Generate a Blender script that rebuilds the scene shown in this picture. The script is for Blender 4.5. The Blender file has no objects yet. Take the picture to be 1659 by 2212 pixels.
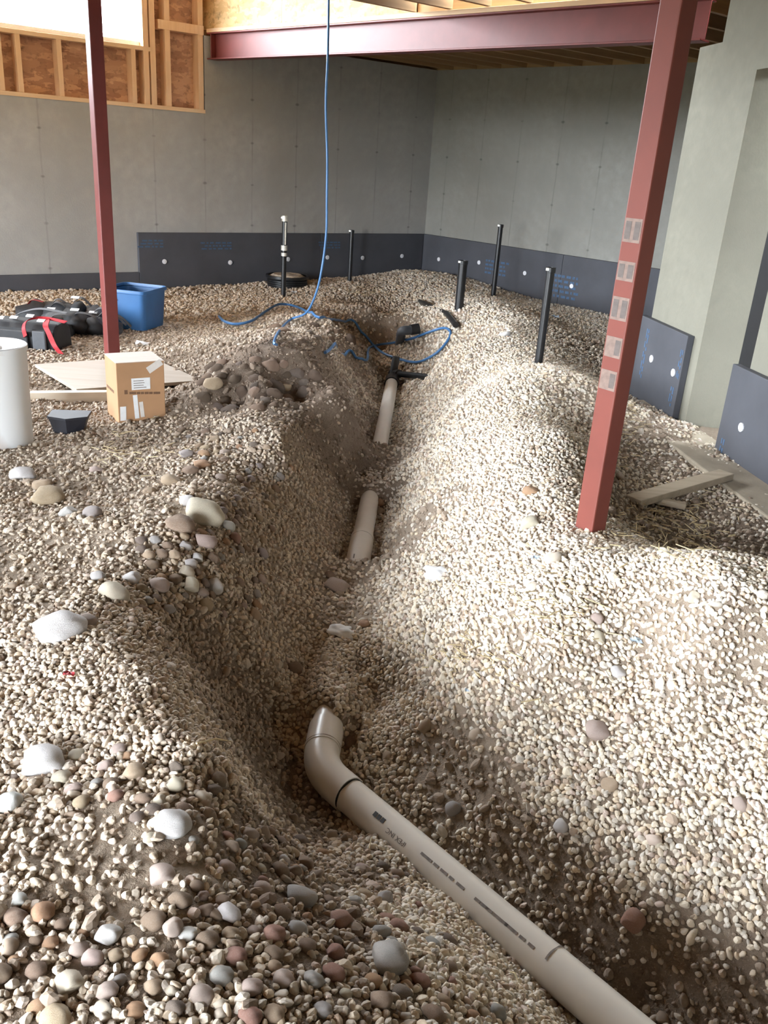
import bpy, math, random
import numpy as np
from mathutils import Vector, Matrix
random.seed(7); RNG = np.random.default_rng(7)
C = bpy.context.scene.collection
SC = bpy.context.scene

# ---------------------------------------------------------------- camera
F, CX, CY, H0 = 1860.0, 829.5, 1106.0, 1.55
_d = np.array([-311.0, 4522.0, F]); _d /= np.linalg.norm(_d)
_fw = np.array([0, 0, 1.0]) - _d[2]*_d; _fw /= np.linalg.norm(_fw)
_rt = np.cross(_fw, _d)
if _rt[0] < 0: _rt = -_rt
RM = np.array([_rt, _fw, -_d])                 # camera (x right, y down, z forward) -> world
CAM = np.array([0, 0, H0])
cam_data = bpy.data.cameras.new('camera'); cam = bpy.data.objects.new('camera', cam_data); C.objects.link(cam)
cam_data.sensor_fit = 'VERTICAL'; cam_data.sensor_height = 36.0; cam_data.sensor_width = 27.0
cam_data.lens = F/2212.0*36.0; cam_data.clip_start = 0.05; cam_data.clip_end = 400
_m = RM @ np.diag([1, -1, -1])
_M = Matrix.Identity(4)
for i in range(3):
    for j in range(3): _M[i][j] = _m[i, j]
_M[0][3], _M[1][3], _M[2][3] = CAM
cam.matrix_world = _M
SC.camera = cam

# ---------------------------------------------------------------- world, exposure
SC.view_settings.view_transform = 'Standard'; SC.view_settings.look = 'None'
SC.view_settings.gamma = 1.0; SC.view_settings.use_curve_mapping = False
SC.view_settings.exposure = 4.4
SC.cycles.use_denoising = True
try: SC.cycles.denoiser = 'OPENIMAGEDENOISE'
except Exception: pass
SC.cycles.max_bounces = 10; SC.cycles.diffuse_bounces = 6; SC.cycles.glossy_bounces = 3
SC.cycles.caustics_reflective = False; SC.cycles.caustics_refractive = False
SC.cycles.sample_clamp_indirect = 8.0
world = bpy.data.worlds.new('overcast_sky'); SC.world = world; world.use_nodes = True
bg = world.node_tree.nodes['Background']
bg.inputs[0].default_value = (0.86, 0.93, 1.0, 1); bg.inputs[1].default_value = 3.2

# ---------------------------------------------------------------- photograph measurements -> metres
def ray(x, y): return RM @ np.array([(x-CX)/F, (y-CY)/F, 1.0])
def at_z(x, y, z=0.0):
    r = ray(x, y); return CAM + r*((z-H0)/r[2])
def at_line(x, y, p, d):
    n = np.array([-d[1], d[0], 0]); r = ray(x, y)
    return CAM + r*((n @ (np.array(p)-CAM))/(n @ r))
def heading(x, y):
    r = ray(x, y); r[2] = 0; return r/np.linalg.norm(r)
def proj(P):
    P = np.asarray(P, float); q = (P-CAM) @ RM
    return CX+F*q[..., 0]/q[..., 2], CY+F*q[..., 1]/q[..., 2], q[..., 2]
def height_at(xy, py):
    """height of the point above xy that the photograph shows at row py"""
    lo, hi = -1.0, 4.0
    for _ in range(50):
        m = (lo+hi)/2
        if proj((xy[0], xy[1], m))[1] > py: lo = m
        else: hi = m
    return (lo+hi)/2

VA = heading(3387, 513)          # along the left wall, towards the corner
VB = heading(-1031, 227)         # along the back right wall, towards the corner
VC = heading(600, 335)           # along the near right wall, away from us
PA = at_z(0, 631, 0)
COR = at_line(910, 600, PA, VA); COR[2] = 0
C0 = at_z(1463, 908, 0)
NA = np.array([VA[1], -VA[0], 0])      # into the room from the left wall
NB = np.array([-VB[1], VB[0], 0])
if NB @ (CAM-COR) < 0: NB = -NB
NCW = np.array([-VC[1], VC[0], 0])
if NCW @ (CAM-C0) < 0: NCW = -NCW
def sA(px, py): return float(np.linalg.norm((at_line(px, py, COR, VA)-COR)[:2]))

# ---------------------------------------------------------------- mesh helpers
class MB:
    def __init__(s): s.v = []; s.f = []
    def add(s, vs, fs):
        o = len(s.v); s.v += [tuple(map(float, p)) for p in vs]; s.f += [tuple(i+o for i in f) for f in fs]; return s
    def box(s, a, ex, ey, ez):
        """corner a and three edge vectors"""
        a, ex, ey, ez = map(np.array, (a, ex, ey, ez))
        if np.dot(np.cross(ex, ey), ez) < 0: ex, ey = ey, ex
        p = [a, a+ex, a+ex+ey, a+ey]; p += [q+ez for q in p]
        return s.add(p, [(3,2,1,0), (4,5,6,7), (0,1,5,4), (1,2,6,5), (2,3,7,6), (3,0,4,7)])
    def tube(s, path, r, n=10, caps=True):
        P = [np.array(p, float) for p in path]; rs = r if hasattr(r, '__len__') else [r]*len(P)
        t0 = P[1]-P[0]; t0 /= np.linalg.norm(t0)
        a = np.array([0, 0, 1.0]) if abs(t0[2]) < .9 else np.array([1.0, 0, 0])
        u = np.cross(t0, a); u /= np.linalg.norm(u)
        vs = []; fs = []
        for i, p in enumerate(P):
            t = P[min(i+1, len(P)-1)]-P[max(i-1, 0)]; t /= np.linalg.norm(t)
            u = u-(u@t)*t; u /= np.linalg.norm(u); w = np.cross(t, u)
            for k in range(n):
                an = 2*math.pi*k/n; vs.append(p+rs[i]*(math.cos(an)*u+math.sin(an)*w))
        for i in range(len(P)-1):
            for k in range(n):
                b = i*n; fs.append((b+k, b+(k+1) % n, b+n+(k+1) % n, b+n+k))
        if caps:
            fs.append(tuple(range(n-1, -1, -1))); fs.append(tuple((len(P)-1)*n+k for k in range(n)))
        return s.add(vs, fs)
    def lathe(s, prof, c=(0, 0, 0), n=24, cap0=True, cap1=True):
        vs = []; fs = []
        for r, z in prof:
            for k in range(n):
                a = 2*math.pi*k/n; vs.append((c[0]+r*math.cos(a), c[1]+r*math.sin(a), c[2]+z))
        for i in range(len(prof)-1):
            for k in range(n):
                b = i*n; fs.append((b+k, b+(k+1) % n, b+n+(k+1) % n, b+n+k))
        if cap0: fs.append(tuple(range(n-1, -1, -1)))
        if cap1: fs.append(tuple((len(prof)-1)*n+k for k in range(n)))
        return s.add(vs, fs)
    def prism(s, poly, ez):
        P = [np.array(p, float) for p in poly]; n = len(P); ez = np.array(ez, float)
        return s.add(P+[p+ez for p in P], [tuple(range(n-1, -1, -1)), tuple(range(n, 2*n))]
                     + [(i, (i+1) % n, n+(i+1) % n, n+i) for i in range(n)])
    def build(s, name, mat, parent=None, smooth=False, bevel=0, origin=None):
        V = np.array(s.v)
        if origin is None:
            origin = np.array([(V[:, 0].min()+V[:, 0].max())/2, (V[:, 1].min()+V[:, 1].max())/2, V[:, 2].min()])
        me = bpy.data.meshes.new(name); me.from_pydata([tuple(q) for q in V-np.array(origin)], [], s.f); me.update()
        me.materials.append(mat)
        if smooth: me.polygons.foreach_set('use_smooth', [True]*len(me.polygons))
        o = bpy.data.objects.new(name, me); C.objects.link(o); o.location = origin
        if parent is not None:
            o.parent = parent; o.matrix_parent_inverse = Matrix.Translation(parent.location).inverted()
        if bevel:
            b = o.modifiers.new('edge', 'BEVEL'); b.width = bevel; b.segments = 2; b.limit_method = 'ANGLE'
        if smooth:
            try: me.set_sharp_from_angle(angle=math.radians(40))
            except Exception: pass
        return o
def tag(o, label=None, cat=None, group=None, kind=None):
    if label: o['label'] = label
    if cat: o['category'] = cat
    if group: o['group'] = group
    if kind: o['kind'] = kind
    return o
def empty(name, loc):
    o = bpy.data.objects.new(name, None); C.objects.link(o); o.location = loc; o.empty_display_size = .1; return o
def smooth_path(pts, n=8):
    P = [np.array(p, float) for p in pts]; P = [2*P[0]-P[1]]+P+[2*P[-1]-P[-2]]; out = []
    for i in range(1, len(P)-2):
        for k in range(n):
            t = k/n; a, b, c, d = P[i-1:i+3]
            out.append(.5*((2*b)+(-a+c)*t+(2*a-5*b+4*c-d)*t*t+(-a+3*b-3*c+d)*t**3))
    out.append(P[-2]); return out

# ---------------------------------------------------------------- materials
def new_mat(name):
    m = bpy.data.materials.new(name); m.use_nodes = True
    nt = m.node_tree; return m, nt, nt.nodes['Principled BSDF']
def nd(nt, t, **kw):
    n = nt.nodes.new(t)
    for k, v in kw.items():
        if k == 'op': n.operation = v
        else: setattr(n, k, v)
    return n
def math_n(nt, op, a, b=None):
    n = nt.nodes.new('ShaderNodeMath'); n.operation = op
    for i, x in enumerate((a, b)):
        if x is None: continue
        if isinstance(x, (int, float)): n.inputs[i].default_value = x
        else: nt.links.new(x, n.inputs[i])
    return n.outputs[0]
def mix_n(nt, fac, a, b, mode='MIX'):
    n = nt.nodes.new('ShaderNodeMix'); n.data_type = 'RGBA'; n.blend_type = mode
    for s, x in ((0, fac), (6, a), (7, b)):
        if isinstance(x, (int, float)): n.inputs[s].default_value = x
        elif isinstance(x, tuple): n.inputs[s].default_value = (*x, 1) if len(x) == 3 else x
        else: nt.links.new(x, n.inputs[s])
    return n.outputs[2]
def ramp_n(nt, fac, a, b):
    n = nt.nodes.new('ShaderNodeMapRange'); n.inputs[1].default_value = a; n.inputs[2].default_value = b
    nt.links.new(fac, n.inputs[0]); return n.outputs[0]
def noise_n(nt, vec, scale, detail=4, rough=.6):
    n = nt.nodes.new('ShaderNodeTexNoise'); n.inputs['Scale'].default_value = scale
    n.inputs['Detail'].default_value = detail; n.inputs['Roughness'].default_value = rough
    if vec is not None: nt.links.new(vec, n.inputs['Vector'])
    return n.outputs['Fac']
def obj_vec(nt, scale=None):
    tc = nt.nodes.new('ShaderNodeTexCoord').outputs['Object']
    if scale is None: return tc
    mp = nt.nodes.new('ShaderNodeMapping'); mp.inputs['Scale'].default_value = scale
    nt.links.new(tc, mp.inputs['Vector']); return mp.outputs[0]
def bump_n(nt, bsdf, h, strength=.3, dist=.01):
    b = nt.nodes.new('ShaderNodeBump'); b.inputs['Strength'].default_value = strength; b.inputs['Distance'].default_value = dist
    nt.links.new(h, b.inputs['Height']); nt.links.new(b.outputs[0], bsdf.inputs['Normal'])
def simple(name, col, rough=.6, var=.15, scale=6, bump=0, metal=0, spec=None, bscale=60):
    m, nt, b = new_mat(name); v = obj_vec(nt)
    n = noise_n(nt, v, scale)
    dark = tuple(c*(1-var) for c in col); lite = tuple(min(1, c*(1+var)) for c in col)
    nt.links.new(mix_n(nt, ramp_n(nt, n, .3, .7), dark, lite), b.inputs['Base Color'])
    b.inputs['Roughness'].default_value = rough; b.inputs['Metallic'].default_value = metal
    if spec is not None: b.inputs['Specular IOR Level'].default_value = spec
    if bump: bump_n(nt, b, noise_n(nt, v, bscale), bump, .004)
    return m
def concrete(name, col, formed=True):
    m, nt, b = new_mat(name); v = obj_vec(nt)
    n1 = noise_n(nt, v, 1.1, 5, .6); n2 = noise_n(nt, v, 9, 4, .6); n3 = noise_n(nt, v, 60, 3)
    c = mix_n(nt, ramp_n(nt, n1, .3, .7), tuple(x*.80 for x in col), tuple(x*1.12 for x in col))
    c = mix_n(nt, ramp_n(nt, n2, .35, .75), c, tuple(x*.86 for x in col))
    if formed:
        s = nt.nodes.new('ShaderNodeSeparateXYZ'); nt.links.new(v, s.inputs[0])
        warp = math_n(nt, 'MULTIPLY', math_n(nt, 'SUBTRACT', noise_n(nt, v, 3), .5), .03)
        fx = math_n(nt, 'ABSOLUTE', math_n(nt, 'SUBTRACT', math_n(nt, 'FRACT', math_n(nt, 'DIVIDE', math_n(nt, 'ADD', s.outputs[0], warp), .61)), .5))
        fz = math_n(nt, 'ABSOLUTE', math_n(nt, 'SUBTRACT', math_n(nt, 'FRACT', math_n(nt, 'DIVIDE', s.outputs[2], .46)), .5))
        line = ramp_n(nt, fx, .022, .004)
        line = math_n(nt, 'MULTIPLY', line, ramp_n(nt, noise_n(nt, v, 2.2), .35, .65))
        c = mix_n(nt, math_n(nt, 'MULTIPLY', line, .45), c, tuple(x*.45 for x in col))
        r = math_n(nt, 'SQRT', math_n(nt, 'ADD', math_n(nt, 'POWER', math_n(nt, 'MULTIPLY', fx, .61), 2), math_n(nt, 'POWER', math_n(nt, 'MULTIPLY', fz, .8), 2)))
        tie = math_n(nt, 'MULTIPLY', ramp_n(nt, math_n(nt, 'ADD', r, warp), .030, .008), ramp_n(nt, noise_n(nt, v, 1.7), .42, .55))
        c = mix_n(nt, math_n(nt, 'MULTIPLY', tie, .6), c, tuple(x*.28 for x in col))
    nt.links.new(c, b.inputs['Base Color']); b.inputs['Roughness'].default_value = .85
    b.inputs['Specular IOR Level'].default_value = .25
    bump_n(nt, b, n3, .25, .004); return m
def osb(name, a, bcol):
    m, nt, b = new_mat(name); v = obj_vec(nt)
    mp = nt.nodes.new('ShaderNodeMapping'); mp.inputs['Scale'].default_value = (1, 1, 2.6)
    mp.inputs['Rotation'].default_value = (0, .5, 0); nt.links.new(v, mp.inputs[0])
    vo = nt.nodes.new('ShaderNodeTexVoronoi'); vo.inputs['Scale'].default_value = 9
    nz = nt.nodes.new('ShaderNodeTexNoise'); nz.inputs['Scale'].default_value = 8; nt.links.new(mp.outputs[0], nz.inputs['Vector'])
    nt.links.new(mix_n(nt, .25, mp.outputs[0], nz.outputs['Color']), vo.inputs['Vector'])
    sp = nt.nodes.new('ShaderNodeSeparateColor'); nt.links.new(vo.outputs['Color'], sp.inputs[0])
    c = mix_n(nt, sp.outputs[0], a, bcol)
    c = mix_n(nt, ramp_n(nt, noise_n(nt, v, 14), .55, .75), c, tuple(x*.45 for x in bcol))
    nt.links.new(c, b.inputs['Base Color']); b.inputs['Roughness'].default_value = .7
    bump_n(nt, b, sp.outputs[1], .4, .004); return m
def wood(name, a, bcol, axis=0, scale=8):
    m, nt, b = new_mat(name)
    sc = [scale*3]*3; sc[axis] = scale*.15
    v = obj_vec(nt, tuple(sc)); n = noise_n(nt, v, 1.0, 5, .65)
    nt.links.new(mix_n(nt, ramp_n(nt, n, .3, .7), a, bcol), b.inputs['Base Color'])
    b.inputs['Roughness'].default_value = .65; bump_n(nt, b, n, .15, .003); return m
def objcol(name, rough=.75, bump=.5, bscale=25, dirt=(.17, .12, .08), dirtamt=.5, pale=.25):
    m, nt, b = new_mat(name); v = obj_vec(nt)
    oi = nt.nodes.new('ShaderNodeObjectInfo')
    add = nt.nodes.new('ShaderNodeVectorMath'); add.operation = 'ADD'
    nt.links.new(v, add.inputs[0]); nt.links.new(oi.outputs['Location'], add.inputs[1])
    n = noise_n(nt, add.outputs[0], bscale, 5, .65); n2 = noise_n(nt, add.outputs[0], 9, 3)
    c = mix_n(nt, math_n(nt, 'MULTIPLY', ramp_n(nt, n, .45, .75), dirtamt), oi.outputs['Color'], dirt)
    c = mix_n(nt, math_n(nt, 'MULTIPLY', ramp_n(nt, n2, .45, .8), pale), c, (.62, .55, .47))
    nt.links.new(c, b.inputs['Base Color']); b.inputs['Roughness'].default_value = rough
    b.inputs['Specular IOR Level'].default_value = .3
    bump_n(nt, b, n, bump, .01); return m

M_CONC = concrete('grey_concrete', (.39, .385, .365))
M_CONC2 = concrete('pale_concrete', (.245, .235, .19), False)
M_CONCB = concrete('dimmed_back_concrete', (.285, .28, .255))  # the left wall's concrete darkened, its weaker light put into the colour
M_FOAM = simple('dark_foam_board', (.064, .066, .078), .7, .12, 3)
M_INK = simple('blue_ink', (.055, .105, .19), .7, .3, 40)
M_WASHER = simple('white_washer', (.75, .75, .78), .5, .05)
M_RED = simple('red_primer_paint', (.175, .034, .029), .48, .12, 5)
M_REDPOST = simple('red_primer_paint_post', (.165, .035, .022), .6, .10, 4)
M_STAMP = simple('worn_grey_patch', (.20, .135, .11), .6, .25, 30)
M_STAMP2 = simple('worn_dark_patch', (.115, .09, .08), .6, .25, 30)
M_OSB = osb('strand_board', (.62, .38, .23), (.33, .17, .10))
M_OSBY = osb('yellow_strand_board', (.76, .56, .30), (.58, .38, .17))
M_STUD = wood('pine_stud', (.78, .56, .36), (.66, .43, .25), 2)
M_PLATE = wood('pine_plate', (.78, .59, .38), (.66, .46, .28), 0)
M_JOIST = wood('joist_wood', (.40, .26, .12), (.28, .17, .08), 0)
M_DECK = osb('deck_strand_board', (.42, .29, .16), (.30, .19, .10))
M_BOARD = wood('weathered_lumber', (.52, .44, .33), (.38, .31, .22), 0)
M_WHITEWOOD = wood('pale_lumber', (.80, .72, .60), (.66, .56, .43), 0)
M_PVC = simple('white_pvc', (.74, .70, .64), .33, .04, 5)
M_ABS = simple('black_abs', (.012, .012, .013), .35, .3, 10)
M_BLACKINK = simple('black_ink', (.03, .03, .03), .6, .3, 30)
M_GREYINK = simple('grey_ink', (.20, .17, .15), .6, .3, 60)
M_HOSE = simple('blue_hose_rubber', (.055, .17, .38), .4, .1)
M_TOTE = simple('blue_plastic', (.035, .135, .33), .45, .1, 4)
M_CARD = simple('brown_cardboard', (.40, .225, .115), .75, .08, 4)
M_CARDTOP = simple('pale_cardboard', (.62, .52, .45), .7, .06, 4)  # paler cardboard colour for the top flaps
M_LABEL = simple('white_paper', (.74, .75, .76), .6, .06, 30)
M_TAPE = simple('pale_tape', (.66, .62, .58), .35, .1, 20)
M_CARDINK = simple('brown_print', (.16, .085, .045), .7, .3, 50)
M_DRUM = None
M_BAG = simple('black_nylon', (.014, .015, .018), .6, .3, 8, .4)
M_BAGGREY = simple('grey_nylon', (.07, .075, .085), .6, .2, 8, .3)
M_STRAP = simple('red_webbing', (.42, .02, .03), .6, .15, 20)
M_PLY = wood('dusty_plywood', (.46, .40, .33), (.38, .31, .24), 0, 4)
M_BLACKPL = simple('black_plastic', (.012, .012, .018), .62, .3, 10)
M_STRAW = simple('dry_straw', (.50, .40, .23), .7, .2, 20)
M_SCRAP = simple('bluish_plastic_film', (.55, .66, .78), .3, .1, 20)
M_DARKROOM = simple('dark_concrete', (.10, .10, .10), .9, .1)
M_FOOT = simple('dusty_footing', (.33, .28, .21), .9, .25, 3, .4)
M_CHALK = simple('chalky_lime', (.80, .80, .80), .9, .06, 20, .5)
M_METAL = simple('bright_metal', (.75, .73, .66), .3, .2, 40, 0, .4)

# white drum: brown reflection painted into the colour low on its side
_m, _nt, _b = new_mat('white_drum_plastic')
_v = obj_vec(_nt); _s = _nt.nodes.new('ShaderNodeSeparateXYZ'); _nt.links.new(_v, _s.inputs[0])
_h = math_n(_nt, 'ADD', _s.outputs[2], math_n(_nt, 'MULTIPLY', math_n(_nt, 'SUBTRACT', noise_n(_nt, _v, 5), .5), .18))
_x = ramp_n(_nt, math_n(_nt, 'ADD', _s.outputs[0], math_n(_nt, 'MULTIPLY', _h, .5)), .14, .04)
_nt.links.new(mix_n(_nt, math_n(_nt, 'MULTIPLY', math_n(_nt, 'MULTIPLY', ramp_n(_nt, _h, .22, .10), _x), .8), (.76, .78, .79), (.36, .22, .14)), _b.inputs['Base Color'])
_b.inputs['Roughness'].default_value = .5; M_DRUM = _m

# ---------------------------------------------------------------- terrain
def hash2(ix, iy, seed):
    h = (ix*374761393 + iy*668265263 + seed*974711) & 0x7fffffff
    h = ((h ^ (h >> 13))*1274126177) & 0x7fffffff
    return ((h ^ (h >> 16)) & 0xffff)/65535.0
def vnoise(x, y, seed=0):
    ix = np.floor(x).astype(np.int64); iy = np.floor(y).astype(np.int64); fx = x-ix; fy = y-iy
    fx = fx*fx*(3-2*fx); fy = fy*fy*(3-2*fy)
    a = hash2(ix, iy, seed); b = hash2(ix+1, iy, seed); c = hash2(ix, iy+1, seed); d = hash2(ix+1, iy+1, seed)
    return (a*(1-fx)+b*fx)*(1-fy)+(c*(1-fx)+d*fx)*fy
def fbm(x, y, f, seed=0, o=4):
    t = 0; a = .5
    for k in range(o): t = t+a*(vnoise(x*f, y*f, seed+k)-.5); f *= 2.03; a *= .5
    return t
PX = [  # column, row, height of the ground
 # far floor and wall feet
 (0,631,0),(150,629,0),(300,622,0),(450,613,0),(560,610,.02),(700,607,.04),(820,602,.08),(910,598,.14),(960,598,.14),
 (1040,618,.09),(1150,648,.03),(1235,660,.01),(1309,674,0),(640,640,0),(520,645,0),(760,640,.02),
 # left floor
 (310,720,0),(100,755,0),(440,700,0),(400,835,0),(250,915,0),(50,950,0),(150,1000,.02),(520,685,0),(600,658,0),(470,645,0),(330,780,0),(60,840,0),(300,960,.02),(420,900,.01),
 # dirt mound
 (575,748,.30),(640,766,.27),(505,785,.22),(455,790,.10),(560,820,.20),(480,850,.10),(500,885,.0),(620,872,.03),(690,802,.09),(415,815,.02),(600,728,.03),(690,705,.07),(720,690,.06),(560,710,.02),
 # far trench
 (822,745,-.34),(805,695,-.18),(800,672,0),(905,668,-.05),(780,722,0),(745,762,.03),(762,825,0),(748,900,0),(845,700,-.12),(870,740,-.22),
 (930,745,.02),(960,760,.10),(850,790,-.40),
 (838,860,-.47),(800,870,-.44),(778,880,-.18),(758,880,0),(868,885,-.46),(905,880,-.28),(1000,862,.10),(1100,822,.26),(1180,795,.28),
 (815,970,-.345),(812,1000,-.36),(796,1040,-.345),
 # mid trench
 (762,1000,-.3),(700,1000,-.12),(650,985,.02),(600,970,.08),(530,950,.10),(870,1000,-.28),(950,1000,-.05),(1050,980,.14),(1150,960,.26),(1230,945,.28),(1290,965,.12),(1340,960,.02),
 (785,1130,-.46),(738,1155,-.45),(820,1150,-.46),(700,1130,-.32),(600,1100,-.1),(520,1080,.05),(450,1060,.10),(350,1060,.07),(250,1050,.04),
 (852,1130,-.30),(900,1120,-.18),(1000,1100,.02),(1100,1080,.15),(1200,1060,.21),(1270,1150,.18),(1300,1100,.15),
 (765,1228,-.34),(740,1300,-.33),(740,1370,-.345),(660,1250,-.28),(560,1230,-.12),(470,1250,-.02),(380,1230,.04),(280,1255,.08),(150,1220,.08),(50,1200,.08),(200,1310,.10),
 (850,1250,-.25),(950,1230,-.1),(1100,1200,.1),(1250,1200,.20),(1330,1190,.20),(1440,1262,.25),(1560,1335,.26),(1659,1350,.26),
 # near trench
 (620,1400,-.35),(500,1400,-.2),(380,1380,-.04),(300,1350,.07),(150,1370,.10),(40,1450,.10),
 (850,1400,-.28),(1000,1400,-.12),(1200,1380,.05),(1400,1400,'R.68'),(1600,1450,'R.7'),
 (710,1525,-.345),(650,1570,-.44),(560,1540,-.36),(470,1530,-.14),(350,1480,.08),(200,1500,.11),(800,1540,'R.5'),(900,1560,'R.6'),(1000,1560,'R.65'),(1200,1550,'R.7'),(1400,1600,'R.72'),(1600,1650,'R.72'),
 (690,1680,-.48),(620,1700,-.46),(540,1680,-.22),(480,1640,.05),(380,1660,.1),(200,1650,.11),(800,1660,-.45),(870,1700,-.44),(950,1680,'R.6'),(1030,1680,'R.7'),(1150,1700,'R.75'),(1400,1800,'R.75'),
 (640,1775,-.43),(570,1780,-.24),(460,1790,.08),(300,1780,.12),(820,1835,-.40),(850,1760,-.46),(950,1830,-.46),(1050,1800,'R.75'),(1200,1850,'R.8'),(1400,1900,'R.8'),(1600,1850,'R.78'),
 (985,1985,-.37),(870,1950,-.24),(760,1950,-.12),(640,1930,-.02),(520,1950,.08),(300,1950,.1),(100,1900,.11),(1080,1930,-.47),(1180,1960,-.44),(1280,1950,'R.7'),(1400,2000,'R.8'),(1600,2050,'R.8'),
 (1120,2130,-.37),(1030,2090,-.18),(900,2080,-.05),(700,2100,.05),(500,2130,.1),(200,2150,.11),(1250,2060,-.48),(1400,2120,-.47),(1490,2150,'R.4'),(1600,2190,'R.5'),(1659,2100,'R.75'),
 # right floor and far right pile
 (1400,1050,0),(1500,1150,0),(1600,1250,0),(1510,1230,.01),(1360,960,.01),(1300,800,.02),(1250,722,.03),(1215,705,.06),(1345,1080,.06),(1450,1180,.01),
 (1140,742,.22),(1060,692,.2),(1000,672,.19),(1075,642,.1),(960,640,.09),(890,632,.05),(1290,1000,.16),(1000,742,.10),(1050,762,.17),(920,705,-.02),(1000,802,.06),(900,802,-.3),(940,820,-.2)]
_pl = np.array([[1.5, .65], [-.165, 2.43], [-.01, 8.2]])          # pipe line seen from above
def pipe_dist(x, y):
    best = 9e9
    for a, b in zip(_pl[:-1], _pl[1:]):
        t = np.clip(((np.array([x, y])-a) @ (b-a))/((b-a) @ (b-a)), 0, 1); best = min(best, np.linalg.norm(np.array([x, y])-a-t*(b-a)))
    return best
def bank(px, py, k):
    lo, hi = -.6, .5                               # height where the line of sight meets a bank rising k per metre from the trench
    for _ in range(40):
        z = (lo+hi)/2; q = at_z(px, py, z)
        if -.50+k*max(pipe_dist(q[0], q[1])-.06, 0) > z: lo = z
        else: hi = z
    return at_z(px, py, z)
_cp = [at_z(*p) if not isinstance(p[2], str) else bank(p[0], p[1], float(p[2][1:])) for p in PX]
_cp += [np.array(p, float) for p in [(-8, 5, 0), (-5, 3, 0), (-3, 1, .02), (-3, -2, 0), (0, -2, 0), (2.6, -2, 0), (2.4, 1, .02), (2.2, 3, 0), (1.95, 5, 0), (1.8, 6.4, 0), (3, 9, 0), (-6, 8, 0), (5, 8, 0), (-2, -1, .03), (-1.4, 0, .08), (-.6, .4, .1),
        (0, .9, .08), (.4, .6, .05), (.9, 1.36, -.48), (1.15, 1.1, -.48), (1.5, .7, -.48), (2, .2, -.45), (.85, .7, 0), (1.9, 1.3, .1), (1.6, 1.75, .22), (2.0, 2.2, .05), (-9, 10, 0), (-6, 13, 0), (0, 15, 0), (6, 12, 0), (6, 2, 0), (6, -5, 0), (-8, -4, 0), (0, -5, 0), (2.0, 4.2, 0), (3.5, 6, 0)]]
_cp = np.array(_cp)
def tps(r2): return .5*r2*np.log(r2+1e-9)
_n = len(_cp); _d2 = ((_cp[:, None, :2]-_cp[None, :, :2])**2).sum(-1)
_A = np.zeros((_n+3, _n+3)); _A[:_n, :_n] = tps(_d2)+np.eye(_n)*.0015
_A[:_n, _n] = 1; _A[:_n, _n+1:] = _cp[:, :2]; _A[_n, :_n] = 1; _A[_n+1:, :_n] = _cp[:, :2].T
_w = np.linalg.solve(_A, np.concatenate([_cp[:, 2], [0, 0, 0]]))
def Hbase(X, Y):
    X = np.atleast_1d(np.asarray(X, float)); Y = np.atleast_1d(np.asarray(Y, float)); sh = X.shape
    x = X.ravel(); y = Y.ravel(); out = np.empty(len(x))
    for i in range(0, len(x), 20000):
        a = x[i:i+20000]; b = y[i:i+20000]
        d2 = (a[:, None]-_cp[None, :, 0])**2+(b[:, None]-_cp[None, :, 1])**2
        out[i:i+20000] = tps(d2) @ _w[:_n]+_w[_n]+_w[_n+1]*a+_w[_n+2]*b
    return np.clip(out, -.56, .34).reshape(sh)
def HN(X, Y): return fbm(X, Y, 2.2, 3, 4)*.045+fbm(X, Y, 11, 9, 3)*.02
_ET = np.array([-.165, 2.43]); _FT = np.array([-.012, 8.05]); _NT = np.array([1.5, .65])
_y = lambda px, py: float(at_z(px, py, -.38)[1])
OPEN_RUNS = [(_y(768, 1212), _y(790, 1067)), (_y(812, 958), 8.5), (2.3, _y(704, 1545))]
FILL_RUNS = [(_y(704, 1538), _y(766, 1222)), (_y(790, 1058), _y(812, 966))]
BR0 = np.array([-.01, 8.35, -.40]); BR1 = at_z(937, 816, -.24)
_mc = at_z(565, 800, .15)
def mound_rough(X, Y): return 2.2*np.exp(-((X-_mc[0])**2+(Y-_mc[1])**2)/.8)
def carve(X, Y, Z):
    ab = _FT-_ET; t = np.clip(((X-_ET[0])*ab[0]+(Y-_ET[1])*ab[1])/(ab @ ab), -.05, 1.1); d_ = np.hypot(X-_ET[0]-t*ab[0], Y-_ET[1]-t*ab[1])
    for y0, y1 in OPEN_RUNS:
        end = np.maximum(np.maximum(y0-Y, Y-y1), 0)
        lim = -.475+np.maximum(d_-.095, 0)*1.5+end*1.6
        Z = np.minimum(Z, lim)
    bb = (BR1-BR0)[:2]; tb = np.clip(((X-BR0[0])*bb[0]+(Y-BR0[1])*bb[1])/(bb @ bb), -.1, 1.0); db = np.hypot(X-BR0[0]-tb*bb[0], Y-BR0[1]-tb*bb[1])
    Z = np.minimum(Z, BR0[2]+tb*(BR1[2]-BR0[2])-.06+np.maximum(db-.09, 0)*1.0)
    for y0, y1 in FILL_RUNS:
        end = np.maximum(np.maximum(y0-Y, Y-y1), 0); Z = np.maximum(Z, -.350-np.maximum(d_-.05, 0)*.7-end*1.2+fbm(X, Y, 9, 33, 2)*.02)
    ab = _NT-_ET; t = np.clip(((X-_ET[0])*ab[0]+(Y-_ET[1])*ab[1])/(ab @ ab), -.1, 1); px = X-_ET[0]-t*ab[0]; py = Y-_ET[1]-t*ab[1]; d_ = np.hypot(px, py)
    far_side = (px*.73+py*.683) > 0
    Z = np.where(far_side, np.minimum(Z, -.485+np.maximum(d_-.10, 0)*1.1), np.minimum(Z, np.where(t > .16, -.385, -.44)+np.maximum(d_-.03, 0)*1.3))
    return Z
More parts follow.
